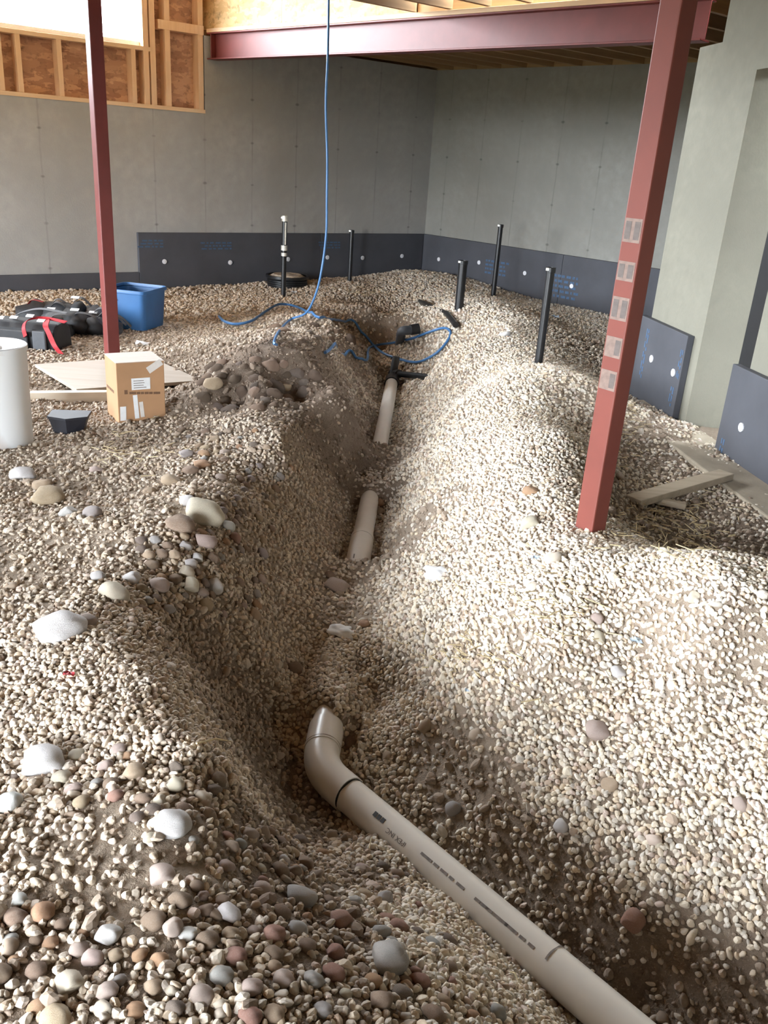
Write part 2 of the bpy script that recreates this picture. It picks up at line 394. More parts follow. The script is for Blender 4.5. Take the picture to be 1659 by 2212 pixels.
def Ht(X, Y):
    X = np.atleast_1d(np.asarray(X, float)); Y = np.atleast_1d(np.asarray(Y, float))
    return carve(X, Y, Hbase(X, Y)+HN(X, Y)*(1+mound_rough(X, Y)))
def H1(x, y): return float(Ht(x, y)[0])
def on_ground(px, py):
    r = ray(px, py); t = np.linspace(.8, 14, 900); P = CAM[None]+r[None]*t[:, None]
    below = P[:, 2] < Ht(P[:, 0], P[:, 1])
    k = int(np.argmax(below)) if below.any() else len(t)-1
    t = np.linspace(t[max(k-1, 0)], t[k], 12); P = CAM[None]+r[None]*t[:, None]
    k = int(np.argmax(P[:, 2] < Ht(P[:, 0], P[:, 1]))); q = P[k]
    return np.array([q[0], q[1], H1(q[0], q[1])])

def axis_lines(segs):
    out = []
    for a, b, st in segs: out += list(np.arange(a, b, st))
    out.append(segs[-1][1]); return np.array(out)
gx = axis_lines([(-9.5, -2.4, .16), (-2.4, 2.0, .03), (2.0, 7.0, .16)])
gy = axis_lines([(-5.5, .6, .2), (.6, 6.0, .03), (6.0, 10, .05), (10, 15.5, .12)])
GX, GY = np.meshgrid(gx, gy); GZ = Ht(GX, GY)

# soil tone: 0 dark soil and painted shade, 1 dusty tan soil; and how much gravel covers it
BL = [  # column, row, radius m, gravel cover (0..1), tone
 (560,800,.85,.02,.22),(480,830,.55,.03,.35),(650,780,.6,.03,.12),(590,760,.6,.02,.12),(700,800,.4,.1,.15),(690,705,.5,.35,.6),
 (120,1175,.30,.10,.95),(30,1230,.35,.15,.95),(260,1090,.45,.25,.85),(170,1170,.2,.1,.9),(330,1050,.4,.3,.8),(200,1030,.4,.3,.8),
 (250,1900,.22,.12,.75),(320,1850,.16,.2,.8),(430,1850,.12,.1,.8),
 (880,1150,.20,.03,.6),(840,1200,.16,.05,.5),(960,1640,.13,.12,.6),(1020,1700,.14,.12,.5),(1110,1830,.11,.08,.35),(1200,1920,.11,.05,.3),(1300,2020,.11,.05,.2),(1420,2120,.12,.1,.2),(1560,2190,.14,.2,.2),
 (600,1900,.14,.4,.1),(700,1990,.12,.4,.12),(620,2000,.16,.35,.2),(500,1880,.10,.3,.2),(750,2140,.15,.5,.25),(350,2150,.2,.5,.35),(150,2100,.2,.5,.4),(470,1480,.16,.6,.12),(540,1580,.16,.5,.08),(430,1400,.14,.6,.15),(640,1720,.14,.3,.08),(620,1830,.15,.35,.1),(740,1880,.12,.35,.12),(560,1640,.16,.25,.1),(640,1760,.14,.15,.2),(700,1820,.12,.3,.25),(800,1880,.12,.35,.25),(600,1850,.15,.3,.3),(450,1500,.25,.75,.35),  # low tones paint the left slope's shade in among real brown soil
 (750,1320,.16,.15,.7),(740,1250,.15,.2,.6),(810,800,.25,.15,.5),(840,730,.3,.2,.5),(790,880,.2,.3,.3),(620,940,.15,.3,.6),
 (1560,1400,.3,1,.4),(1500,1120,.40,.12,.28),(1610,1200,.30,.1,.25),(1450,1430,.35,1.1,.62),(1290,1400,.3,1.1,.64),(1560,1600,.3,1.1,.62),(1420,1620,.25,1.1,.6),(1330,1740,.2,1.1,.6),(1520,1840,.22,1.05,.55),(1350,1290,.2,1.1,.6),(1560,1420,.25,1.1,.6),(1420,1000,.5,.2,.35),(1480,950,.4,.15,.4),(1400,1130,.25,.15,.22),(1350,900,.4,.25,.4),(1300,760,.5,.35,.4),
 (250,960,.5,.22,.75),(80,1000,.45,.2,.8),(150,720,.9,.22,.8),(400,900,.35,.25,.65),(250,850,.7,.12,.7),(400,760,.6,.15,.7),(500,690,.9,.35,.9),(330,700,.8,.25,.85),(100,850,.6,.15,.75),(350,980,.35,.3,.75),(700,615,1.2,.7,.35),(950,600,.8,.75,.35),(350,620,.8,.4,.4)]
_bl = [(on_ground(b[0], b[1]), b[2], b[3], b[4]) for b in BL]
def zones(X, Y):
    wsum = np.full(X.shape, .35); cov = wsum*1.0; tone = wsum*.62
    for p, r, c, t in _bl:
        w = np.exp(-(((X-p[0])**2+(Y-p[1])**2)/(r*r))*1.6)*3
        wsum = wsum+w; cov = cov+w*c; tone = tone+w*t
    return cov/wsum, tone/wsum
_, GT = zones(GX, GY)
GT = np.clip(GT+fbm(GX, GY, 3.1, 21, 3)*.35, 0, 1)
V = np.stack([GX.ravel(), GY.ravel(), GZ.ravel()], 1); nx, ny = len(gx), len(gy)
I = (np.arange(ny-1)[:, None]*nx+np.arange(nx-1)[None, :]).ravel()
Q = np.stack([I, I+1, I+nx+1, I+nx], 1)
me = bpy.data.meshes.new('floor'); me.vertices.add(len(V)); me.vertices.foreach_set('co', V.ravel())
me.loops.add(Q.size); me.loops.foreach_set('vertex_index', Q.ravel())
me.polygons.add(len(Q)); me.polygons.foreach_set('loop_start', np.arange(0, Q.size, 4)); me.polygons.foreach_set('loop_total', np.full(len(Q), 4))
me.polygons.foreach_set('use_smooth', np.ones(len(Q), bool)); me.update(calc_edges=True)
at = me.attributes.new('tone', 'FLOAT', 'POINT'); at.data.foreach_set('value', GT.ravel().astype(np.float32))
m, nt, b = new_mat('bare_soil'); v = obj_vec(nt)
a = nt.nodes.new('ShaderNodeAttribute'); a.attribute_name = 'tone'
n = noise_n(nt, v, 30, 6, .7); n2 = noise_n(nt, v, 140, 4, .7)
c = mix_n(nt, math_n(nt, 'ADD', math_n(nt, 'MULTIPLY', a.outputs['Fac'], .9), math_n(nt, 'MULTIPLY', math_n(nt, 'SUBTRACT', n, .5), .5)), (.115, .078, .055), (.50, .41, .32))
c = mix_n(nt, ramp_n(nt, n2, .58, .72), c, (.46, .39, .32))
nt.links.new(c, b.inputs['Base Color']); b.inputs['Roughness'].default_value = .95; b.inputs['Specular IOR Level'].default_value = .15
bump_n(nt, b, math_n(nt, 'ADD', n, math_n(nt, 'MULTIPLY', n2, .5)), .8, .02)
me.materials.append(m)
floor = bpy.data.objects.new('floor', me); C.objects.link(floor)
tag(floor, 'brown soil basement floor with a dug trench and spoil banks', kind='structure')

# ---------------------------------------------------------------- room shell
def wall_obj(name, mb, mat, origin, xdir, parent=None, **kw):
    """a mesh whose local x runs along xdir, so form marks follow the wall"""
    x = np.array([xdir[0], xdir[1], 0.]); x /= np.linalg.norm(x); y = np.array([-x[1], x[0], 0])
    R = np.array([x, y, [0, 0, 1.]])
    V = (np.array(mb.v)-np.array(origin)) @ R.T
    me = bpy.data.meshes.new(name); me.from_pydata([tuple(q) for q in V], [], mb.f); me.update(); me.materials.append(mat)
    o = bpy.data.objects.new(name, me); C.objects.link(o)
    ang = math.atan2(x[1], x[0])
    if parent is not None:
        o.parent = parent; o.matrix_parent_inverse = parent.matrix_basis.inverted()
    o.location = origin; o.rotation_euler = (0, 0, ang)
    if kw.get('bevel'):
        bb = o.modifiers.new('edge', 'BEVEL'); bb.width = kw['bevel']; bb.segments = 2
    return o
Z3 = np.array([0, 0, 1.0])
def slab(mb, p, d, s0, s1, z0, z1, n, t0, t1):
    """box along direction d from p, between s0..s1, heights z0..z1, from t0 to t1 along n"""
    a = np.array([p[0], p[1], 0.])+np.array(d)*s0+np.array(n)*t0+Z3*z0
    return mb.box(a, np.array(d)*(s1-s0), np.array(n)*(t1-t0), Z3*(z1-z0))
dA = -VA; dB = -VB
S_STEP = sA(443, 245); S_END = 10.8
Z_LEDGE, Z_TOP, ZB0, ZB1 = 1.88, 2.655, 2.425, 2.685
mb = MB(); slab(mb, COR, dA, -.3, S_STEP, -.7, Z_TOP, NA, -.25, 0); slab(mb, COR, dA, S_STEP, S_END, -.7, Z_LEDGE, NA, -.25, 0)
tag(wall_obj('wall_left', mb, M_CONC, COR, dA), 'grey poured concrete wall on the left, stepped down under the wood framing', kind='structure')
mb = MB(); slab(mb, COR, dB, -.0, 8.2, -.7, Z_TOP, NB, -.25, 0)
tag(wall_obj('wall_back', mb, M_CONCB, COR, dB), 'grey poured concrete wall at the back right', kind='structure')

# framed wall on the left ledge: plates, studs, sheathing, window opening
fw_ = tag(empty('wall_left_upper', tuple(COR+dA*S_STEP+Z3*Z_LEDGE)), 'wood framed upper wall with strand board sheathing on the concrete ledge', kind='structure')
TOPZ = 3.95; SILL = 2.47; WR = sA(328, 108); WL = 9.2
def framed(name, mat, s0, s1, z0, z1, t0=-.14, t1=0., par=fw_, bevel=.003):
    mb = MB(); slab(mb, COR, dA, s0, s1, z0, z1, NA, t0, t1)
    return wall_obj(name, mb, mat, COR+dA*(s0+s1)/2+Z3*z0, dA, par, bevel=bevel)
framed('bottom_plate', M_PLATE, S_STEP, S_END, Z_LEDGE, Z_LEDGE+.04, -.14, .012)
for i, (xa, xb) in enumerate([(0, 18), (41, 58), (125, 147), (205, 222), (281, 304)]):
    s0, s1 = sA(xb, 222), sA(xa, 222); mid = (s0+s1)/2
    framed('stud', M_STUD, mid-.024, mid+.024, Z_LEDGE+.04, SILL-.04)
for k in range(5):
    mid = sA(0, 205)+.28+.41*k
    framed('stud', M_STUD, mid-.02, mid+.02, Z_LEDGE+.04, SILL-.04)
for (xa, xb) in [(313, 327), (327, 342), (359, 373), (428, 443)]:
    s0, s1 = sA(xb, 232), sA(xa, 232); mid = (s0+s1)/2
    tall = xa in (313, 327)
    framed('stud', M_STUD, mid-.03, mid+.03, Z_LEDGE+.04, TOPZ if tall else 2.655)
    if not tall: framed('stud', M_STUD, mid-.03, mid+.03, 2.745, TOPZ)
framed('window_sill_plate', M_PLATE, WR, WL, SILL-.04, SILL)
framed('header', M_STUD, S_STEP+.001, sA(342, 60), 2.655, 2.745)
for k in range(5): framed('stud', M_STUD, WL+.0+.08*k, WL+.05+.08*k, SILL-.04, TOPZ) if k < 3 else None
framed('top_plate', M_PLATE, S_STEP, S_END, TOPZ-.08, TOPZ)
framed('strand_board_panel', M_OSB, WR-.02, S_END, Z_LEDGE, SILL-.02, -.155, -.1401, bevel=0)
framed('strand_board_panel', M_OSB, S_STEP-.1, WR-.0, Z_LEDGE, TOPZ, -.155, -.1401, bevel=0)
framed('strand_board_panel', M_OSB, WL+.2, S_END, SILL-.02, TOPZ, -.155, -.1401, bevel=0)
framed('window_head', M_STUD, WR, WL, 3.62, TOPZ-.08)
# window in that opening
wn = tag(empty('window_1', tuple(COR+dA*WR+Z3*SILL)), 'large bright window over the left framed wall', kind='structure')
for (s0, s1, z0, z1) in [(WR, WL, SILL, SILL+.05), (WR, WL, 3.57, 3.62), (WR, WR+.05, SILL, 3.62), (WL-.05, WL, SILL, 3.62), ((WR+WL)/2-.03, (WR+WL)/2+.03, SILL, 3.62)]:
    framed('window_frame', M_LABEL, s0, s1, z0, z1, -.15, -.10, wn, 0)

# wall facing us from behind left: openings let the daylight in
DL = COR+dA*S_END; DL[2] = 0
dD = -VB*1.0; ND = NB*-1.0
mb = MB()
D0, D1, DT = 7.2, 9.7, 2.1
DA, DB = 1.3, 3.5
slab(mb, DL, dD, -.3, DA, -.7, 2.73, ND, -.25, 0); slab(mb, DL, dD, DB, D0, -.7, 2.73, ND, -.25, 0); slab(mb, DL, dD, DA, DB, 1.95, 2.73, ND, -.25, 0); slab(mb, DL, dD, DA, DB, -.7, .25, ND, -.25, 0); slab(mb, DL, dD, D1, 15.5, -.7, 2.73, ND, -.25, 0)
slab(mb, DL, dD, D0, D1, DT, 2.73, ND, -.25, 0); slab(mb, DL, dD, D0, D1, -.7, -.02, ND, -.25, 0)
slab(mb, DL, dD, -.3, 6, 2.73, TOPZ, ND, -.25, 0)
tag(wall_obj('wall_front', mb, M_CONC, DL, dD), 'grey concrete wall behind the camera with the wide patio door opening', kind='structure')

# near right wall with a narrow doorway
def yC(y): return (y-C0[1])/VC[1]            # parameter along the wall at world y
pk = at_line(1565, 70, C0, VC)
mb = MB(); TH = .29
slab(mb, C0, VC, yC(5.70), yC(6.52), -.7, 2.36, NCW, -TH, 0)
slab(mb, C0, VC, yC(5.70), yC(pk[1]), 2.36, 2.74, NCW, -TH, 0)
slab(mb, C0, VC, yC(5.06), yC(5.70), 2.165, 2.74, NCW, -TH, 0)
slab(mb, C0, VC, yC(-5.0), yC(5.06), -.7, 2.74, NCW, -TH, 0)
tag(wall_obj('wall_right', mb, M_CONC2, C0, VC), 'pale concrete wall on the right with a narrow dark doorway', kind='structure')
# footing ledge in front of it
mb = MB(); slab(mb, C0, VC, yC(0), yC(6.3), -.4, .012, NCW, -.05, .31)
tag(wall_obj('trim_1', mb, M_FOOT, C0, VC, bevel=.01), 'dusty concrete footing edge along the right wall', kind='structure')
# far side of the doorway: closed dark room
ER = COR+dB*8.2
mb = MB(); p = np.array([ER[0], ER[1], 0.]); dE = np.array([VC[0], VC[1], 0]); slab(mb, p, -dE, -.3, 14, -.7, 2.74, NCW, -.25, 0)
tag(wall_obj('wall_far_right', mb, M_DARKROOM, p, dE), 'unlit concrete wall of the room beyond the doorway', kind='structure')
mb = MB(); mb.box((-3, -5.3, -.7), (10, 0, 0), (0, .25, 0), (0, 0, 3.44))
tag(mb.build('wall_behind', M_CONC), 'concrete wall behind the camera', kind='structure')

mb = MB(); p = C0+VC*yC(6.35)-NCW*TH; p[2] = 0; slab(mb, p, -NCW, .0, 4.5, -.7, 2.74, VC, 0, .2)  # added wall: blocks stray light, coloured black so the doorway reads dark
tag(wall_obj('wall_added_dark', mb, simple('doorway_shade_black', (.02, .02, .022), .8), p, -NCW), 'black coated wall inside the dark doorway', kind='structure')
# steel beam
BM0 = at_line(447, 124, COR, VA); BM0[2] = 0
dBm = -(VB*.55+heading(-1627, 185)*.45); dBm /= np.linalg.norm(dBm); nBm = np.array([dBm[1], -dBm[0], 0])
if nBm @ (CAM-BM0) < 0: nBm = -nBm
LB = 6.05
for _t in np.arange(4, 8, .01):
    if (BM0+dBm*_t-C0) @ NCW < .0: LB = _t+.10; break
bm = tag(empty('steel_beam', tuple(BM0+Z3*ZB0)), 'long red primed steel beam spanning under the floor joists', 'beam')
def beam_part(name, mat, s0, s1, z0, z1, t0, t1, bevel=.003):
    mb = MB(); slab(mb, BM0, dBm, s0, s1, z0, z1, nBm, t0, t1)
    return wall_obj(name, mb, mat, BM0+dBm*s0+Z3*z0, dBm, bm, bevel=bevel)
beam_part('web', M_RED, .0, LB, ZB0+.012, ZB1-.012, -.075, -.065, 0)
beam_part('flange', M_RED, .0, LB, ZB0, ZB0+.014, -.14, .0)
beam_part('flange', M_RED, .0, LB, ZB1-.014, ZB1, -.14, .0)
beam_part('end_plate', M_RED, .06, .075, ZB0+.014, ZB1-.014, -.065, -.004)
E0 = at_line(889, 26, BM0, dBm); SE = float(np.linalg.norm((E0-BM0)[:2]))
npl = beam_part('nailer_board', M_PLATE, .0, LB-.12, ZB1, ZB1+.038, -.14, .004)
# strand board wall above the beam, lit by the window
ub = tag(empty('wall_back_upper', tuple(BM0+Z3*(ZB1+.038))), 'yellow strand board wall standing over the steel beam', kind='structure')
for s0, s1 in ((-.15, 1.22), (1.223, SE-.01)):
    mb = MB(); slab(mb, BM0, dBm, s0, s1, ZB1+.038, TOPZ, nBm, -.06, -.045); wall_obj('strand_board_panel', mb, M_OSBY, BM0+dBm*s0, dBm, ub)
for s in np.arange(.0, SE, .4):
    mb = MB(); slab(mb, BM0, dBm, s, s+.04, ZB1+.038, TOPZ, nBm, -.20, -.0601); wall_obj('stud', mb, M_STUD, BM0+dBm*s, dBm, ub)

# ceiling: joists and deck over the corner bay and over the main floor; higher ceiling over the open strip
ceil = tag(empty('ceiling', (0, 4, 2.7)), 'wooden floor joists and deck overhead', kind='structure')
JZ = Z_TOP+.002
for s in np.arange(.25, 8.6, .406):
    p = BM0+dBm*s-nBm*.15
    # length to the back wall
    L = ((COR-p) @ NB)/(VA @ NB)
    mb = MB(); mb.box(p+Z3*JZ, VA*(L+.2), np.array([VA[1], -VA[0], 0])*.045, Z3*.235); wall_obj('joist', mb, M_JOIST, p+Z3*JZ, VA, ceil)
mb = MB(); p = BM0-nBm*.141-dBm*.3
q = [p, p+dBm*9.5, p+dBm*9.5+VA*5.5, p+VA*5.5]
mb.prism([tuple(a[:2])+(JZ+.236,) for a in q], (0, 0, .02)); mb.build('deck_panel', M_DECK, ceil)
JM = ZB1+.040
for s in np.arange(SE+.02, 13.0, .406):
    p = BM0+dBm*s+nBm*.0; mb = MB(); mb.box(p+Z3*JM, -VA*11.5, np.array([VA[1], -VA[0], 0])*.045, Z3*.235)
    wall_obj('joist', mb, M_JOIST, p+Z3*JM, -VA, ceil)
def rim(name, mb, o, d): wall_obj(name, mb, M_JOIST, o, d, ceil)
mb = MB(); slab(mb, COR, dA, -.3, S_STEP+.02, Z_TOP, TOPZ+.02, NA, -.25, -.17); rim('rim_board', mb, COR, dA)
mb = MB(); slab(mb, COR, dB, -.3, 9.2, Z_TOP, 3.0, NB, -.25, -.02); rim('rim_board', mb, COR, dB)
mb = MB(); slab(mb, BM0, dBm, SE, 9.5, ZB1+.038, JM+.235, nBm, -.12, -.08); rim('blocking_board', mb, BM0, dBm)
mb = MB(); p = BM0+dBm*SE; q = [p, p+dBm*14, p+dBm*14-VA*13, p-VA*13]
mb.prism([tuple(a[:2])+(JM+.236,) for a in q], (0, 0, .02)); mb.build('deck_panel', M_DECK, ceil)
mb = MB(); p = BM0+dBm*(SE-.02); mb.box(p+Z3*(JM+.24), -VA*11.5, dBm*.04, Z3*(TOPZ-JM-.24)); mb.build('upper_partition', M_OSBY, ceil)
mb = MB(); p = BM0-dBm*1.2+VA*2; q = [p, p+dBm*(SE+1.6), p+dBm*(SE+1.6)-VA*14, p-VA*14]
mb.prism([tuple(a[:2])+(TOPZ,) for a in q], (0, 0, .03)); mb.build('upper_ceiling_panel', M_DECK, ceil)

# ground outside, ringed around the house
mb = MB(); x0, x1, y0, y1, B = -9.6, 6.9, -5.4, 15.4, 70
for (a, bb, cc, dd) in [(-B, B, -B, y0), (-B, B, y1, B), (-B, x0, y0, y1), (x1, B, y0, y1)]:
    mb.add([(a, cc, -.03), (bb, cc, -.03), (bb, dd, -.03), (a, dd, -.03)], [(0, 1, 2, 3)])
tag(mb.build('ground_outside', simple('outside_dirt', (.11, .11, .08), .95, .2, .5), origin=(0, 0, 0)), 'bare dirt yard outside the house', kind='structure')

# light portals in the two openings (guide the sky light, give off none of their own)
def portal(p, d, n, s0, s1, z0, z1):
    L = bpy.data.lights.new('sky_portal', 'AREA'); L.shape = 'RECTANGLE'; L.size = s1-s0; L.size_y = z1-z0; L.cycles.is_portal = True
    o = bpy.data.objects.new('sky_portal', L); C.objects.link(o)
    c = np.array([p[0], p[1], 0.])+np.array(d)*(s0+s1)/2+Z3*(z0+z1)/2-np.array(n)*.05
    x = Vector(d); zz = -Vector(n); y = zz.cross(x)
    o.matrix_world = Matrix(((x.x, y.x, zz.x, c[0]), (x.y, y.y, zz.y, c[1]), (x.z, y.z, zz.z, c[2]), (0, 0, 0, 1)))
portal(DL, dD, ND, D0, D1, -.0, DT)
portal(DL, dD, ND, DA, DB, .25, 1.95)
portal(COR, dA, NA, WR, WL, SILL, 3.6)
#MORE

# ================================================================ objects
def vert(px, py, z, py_top):
    p = at_z(px, py, z); return p, height_at(p[:2], py_top)
def rot_frame(d):
    d = np.array([d[0], d[1], 0.]); d /= np.linalg.norm(d); return d, np.array([-d[1], d[0], 0.])

# ---- foam boards with their washers
def foam(label, p, d, n, s0, s1, z1, washers, ink, thick=.05, grp='foam boards along the concrete walls'):
    p = np.array([p[0], p[1], 0.]); base = p+d*(s0+s1)/2+Z3*-.06
    t = tag(empty('insulation_board', tuple(base)), label, 'insulation', grp)
    mb = MB(); slab(mb, p, d, s0, s1, -.45, z1, n, .001, thick); o = wall_obj('foam_panel', mb, M_FOAM, base, d, t, bevel=.004)
    for (wx, wy) in washers:
        q = at_line(wx, wy, p+n*thick, d)
        mb = MB(); mb.tube([q-n*.002, q+n*.007], .027, 12); mb.tube([q+n*.007, q+n*.010], .010, 8); mb.build('washer', M_WASHER, t)
    for (ix, iy, w, h, rows, up) in ink:
        q = at_line(ix, iy, p+n*thick, d)
        for r_ in range(rows):
            mb = MB(); x = 0
            while x < w:
                l = random.uniform(.02, .07)
                if up: mb.box(q+d*(r_*h/rows)+Z3*(-x), d*(h/rows*.55), n*.0015, Z3*-l)
                else: mb.box(q+d*x+Z3*(-r_*h/rows), d*l, n*.0015, Z3*(-h/rows*.5))
                x += l+random.uniform(.01, .03)
            tag(mb.build('printed_mark', M_INK, t), kind='stuff')
    return t
S297 = sA(297, 560)
foam('dark foam insulation board on the left wall, ending in the corner', COR, dA, NA, .055, S297-2.44, .605, [(707,556),(783,557),(868,553)], [(735,522,.3,.10,3,False)])
foam('dark foam insulation board on the left wall, behind the taped black pipe', COR, dA, NA, S297-2.436, S297, .605, [(355,565),(497,567),(622,560)], [(352,518,.26,.10,3,False),(500,523,.35,.10,3,False)])
foam('low dark foam strip at the foot of the left wall beside the tote', COR, dA, NA, S297+.003, S_END-.3, .175, [], [])
foam('dark foam insulation board on the back wall, starting in the corner', COR, dB, NB, .001, 2.44, .605, [(948,560),(1035,567),(1134,590)], [(1050,560,.35,.2,4,False)])
foam('bluish foam insulation board on the back wall, crossed by the red column', COR, dB, NB, 2.444, 4.88, .605, [(1235,618)], [(1190,590,.4,.3,5,False)])
foam('dark foam insulation board on the pale wall, far side of the doorway', C0, VC, NCW, yC(5.80), yC(6.60), .585, [(1408,775),(1455,805)], [(1404,712,.35,.06,2,True),(1477,757,.2,.05,2,True),(1456,838,.12,.06,2,True)])
foam('dark foam insulation board on the pale wall, near side of the doorway', C0, VC, NCW, yC(2.4), yC(5.17), .545, [(1602,923)], [(1566,950,.14,.05,2,True)])

# ---- steel columns
def column(label, px, py, z, ztop, w=.089, patches=None, mat=M_RED):
    p = at_z(px, py, z); t = tag(empty('steel_column', tuple(p)), label, 'column')
    d, e = rot_frame(VA)
    zb = H1(p[0], p[1])-.03
    zb = min(zb, z-.02)
    mb = MB(); mb.box(p*np.array([1,1,0])-d*w/2-e*w/2+Z3*zb, d*w, e*w, Z3*(ztop-zb-.012)); o = mb.build('shaft', mat, t, bevel=.006)
    mb = MB(); mb.box(p*np.array([1,1,0])-d*.08-e*.08+Z3*(ztop-.012), d*.16, e*.16, Z3*.012); mb.build('cap_plate', mat, t, bevel=.002)
    mb = MB(); mb.box(p*np.array([1,1,0])-d*.075-e*.075+Z3*(zb-.01), d*.15, e*.15, Z3*.022); mb.build('base_plate', mat, t, bevel=.002)
    return t, p, d, e, w
t, p, d, e, w = column('red steel column on the right, with worn grey patches', 1273, 1152, .165, JM, mat=M_REDPOST)
# worn stencil patches on the lit face (the face towards the left of the picture)
nf = e if (e @ np.array([-.7, -.7, 0])) > 0 else -e
nf = max((d, -d, e, -e), key=lambda q: q @ np.array([-.72, -.69, 0])); tf = np.cross(Z3, nf)
for y0, y1, mk in ((472, 524, 2), (565, 607, 2), (642, 692, 2), (728, 772, 1), (800, 842, 1)):
    zc = [height_at((p+nf*w/2)[:2], y) for y in (y0, y1)]
    q = p*np.array([1,1,0])+nf*(w/2)
    mb = MB(); mb.box(q-tf*w*.42+Z3*zc[1], tf*w*.84, nf*.0008, Z3*(zc[0]-zc[1])); mb.build('worn_patch', M_STAMP, t)
    for k in range(2):
        if mk == 1 and k == 0: continue
        o_ = -.36 if k == 0 else .08
        mb = MB(); mb.box(q+tf*w*o_+Z3*(zc[1]+.01), tf*w*.27, nf*.0014, Z3*(zc[0]-zc[1]-.02)); mb.build('worn_bar', M_STAMP2, t)
column('red steel column on the left, in front of the bright window', 244, 790, 0, JM)

# ---- white drain line in the trench
RP = .0575; ZP = -.43
def tube_part(name, path, r, mat, par, n=28, caps=True):
    mb = MB(); mb.tube(path, r, n, caps); return mb.build(name, mat, par, smooth=True)
dr = tag(empty('drain_pipe', (-.165, 2.43, ZP)), 'white plastic drain pipe in the trench, with a near elbow and a black far branch', 'pipe')
EL = np.array([-.165, 2.43, ZP]); FAR = np.array([-.012, 8.05, ZP]); NEAR = np.array([1.5, .65, ZP+.02])
u1 = (NEAR-EL)/np.linalg.norm(NEAR-EL); u2 = (FAR-EL)/np.linalg.norm(FAR-EL)
rb = .10
arc = [(1-k/12)**2*(EL+u1*rb)+2*(1-k/12)*(k/12)*EL+(k/12)**2*(EL+u2*rb) for k in range(13)]
tube_part('pipe_section', [EL+u1*.13, NEAR], RP, M_PVC, dr)
tube_part('elbow', [EL+u1*.165, EL+u1*.14]+arc+[EL+u2*.12, EL+u2*.145], [RP+.006]*17, M_PVC, dr)
tube_part('elbow_hub', [EL+u2*.10, EL+u2*.235], RP+.0085, M_PVC, dr)
CP = 4.37
def on_run(y): t = (y-EL[1])/u2[1]; return EL+u2*t
tube_part('pipe_section', [EL+u2*.2, on_run(CP)], RP, M_PVC, dr)
tube_part('coupling', [on_run(CP-.42), on_run(CP+.05), on_run(CP+.052)], [RP+.0075, RP+.0075, RP+.001], M_PVC, dr)
tube_part('pipe_section', [on_run(CP), FAR], RP, M_PVC, dr)
# ink lines and lettering
def ring_part(name, c, ax, r, a0, a1, wdt, mat, side, up):
    mb = MB(); n = 20; vs = []; fs = []
    for k in range(n+1):
        a = a0+(a1-a0)*k/n; o = side*math.sin(a)+up*math.cos(a); ww = wdt*(.4+.6*abs(math.sin(a*3+.7)))
        vs += [c+o*r-ax*ww/2, c+o*r+ax*ww/2]
        if k: b_ = 2*k; fs.append((b_-2, b_-1, b_+1, b_))
    vs2 = [c+(np.array(q)-c)*1.004 for q in vs]; nn = len(vs)
    mb.add(vs+vs2, fs+[tuple(i+nn for i in reversed(f)) for f in fs]); return mb.build(name, mat, dr)
s1 = np.cross(u1, Z3); s1 /= np.linalg.norm(s1); up1 = np.cross(s1, u1)
ring_part('black_joint_line', EL+u1*.168, u1, RP+.0015, -2.2, 1.9, .012, M_BLACKINK, s1, up1)
s2_ = np.cross(u2, Z3); s2_ /= np.linalg.norm(s2_); up2 = np.cross(s2_, u2)
ring_part('thin_joint_line', EL+u2*.11, u2, RP+.0092, -1.6, 1.6, .003, M_CARDINK, s2_, up2)
ring_part('thin_joint_line', EL+u2*.236, u2, RP+.002, -1.6, 1.6, .003, M_GREYINK, s2_, up2)
ring_part('thin_joint_line', on_run(CP), s2_*0+u2, RP+.008, -1.2, 1.4, .004, M_GREYINK, s2_, up2)
tq = np.linalg.norm(at_z(1158, 2085, ZP+.02)-EL)
ring_part('thin_joint_line', EL+u1*(tq+.02), u1, RP+.0012, -1.1, .6, .006, M_GREYINK, s1, up1)
def lettering(txt, start, ax, side, up, ang, size, mat, name):
    cu = bpy.data.curves.new('lettering', 'FONT'); cu.body = txt; cu.size = size; cu.extrude = 0
    o = bpy.data.objects.new('lettering', cu); C.objects.link(o)
    bpy.context.view_layer.update()
    me = bpy.data.meshes.new_from_object(o.evaluated_get(bpy.context.evaluated_depsgraph_get())); bpy.data.objects.remove(o)
    vs = []
    for v_ in me.vertices:
        a = ang+v_.co.y/RP; q = start+ax*v_.co.x+(side*math.sin(a)+up*math.cos(a))*(RP+.0006); vs.append(q)
    fs = [tuple(f.vertices) for f in me.polygons]; bpy.data.meshes.remove(me)
    mb = MB(); mb.add(vs, fs); return tag(mb.build(name, mat, dr), kind='stuff')
view1 = -(CAM-(EL+u1*.6)); view1 /= np.linalg.norm(view1); 
av = math.atan2(-(view1 @ s1), -(view1 @ up1))
def along(px, py): q = at_z(px, py, ZP+.05); return float((q-EL) @ u1)
def block(px, py, l, wdt, mat=M_BLACKINK):
    a0 = along(px, py); mb = MB()
    c = EL+u1*a0; o = s1*math.sin(AT)+up1*math.cos(AT); tn = s1*math.cos(AT)-up1*math.sin(AT)
    mb.box(c+o*(RP-.0004)-tn*wdt/2, u1*l, tn*wdt, o*.0012); mb.build('printed_mark', mat, dr)
AT = av+.12*(1 if s1[0] > 0 else -1)
for (x, y) in ((799,1762),(806,1769),(814,1776)): block(x, y, .014, .016)
for (x, y, l) in ((903,1848,.03),(917,1858,.02),(1026,1942,.02),(1038,1953,.03),(1050,1962,.025),(1066,1975,.02),(1078,1984,.035),(1093,1996,.03),(1108,2008,.02),(1125,2022,.02),(1142,2040,.02)): block(x, y, l, .008, M_GREYINK)
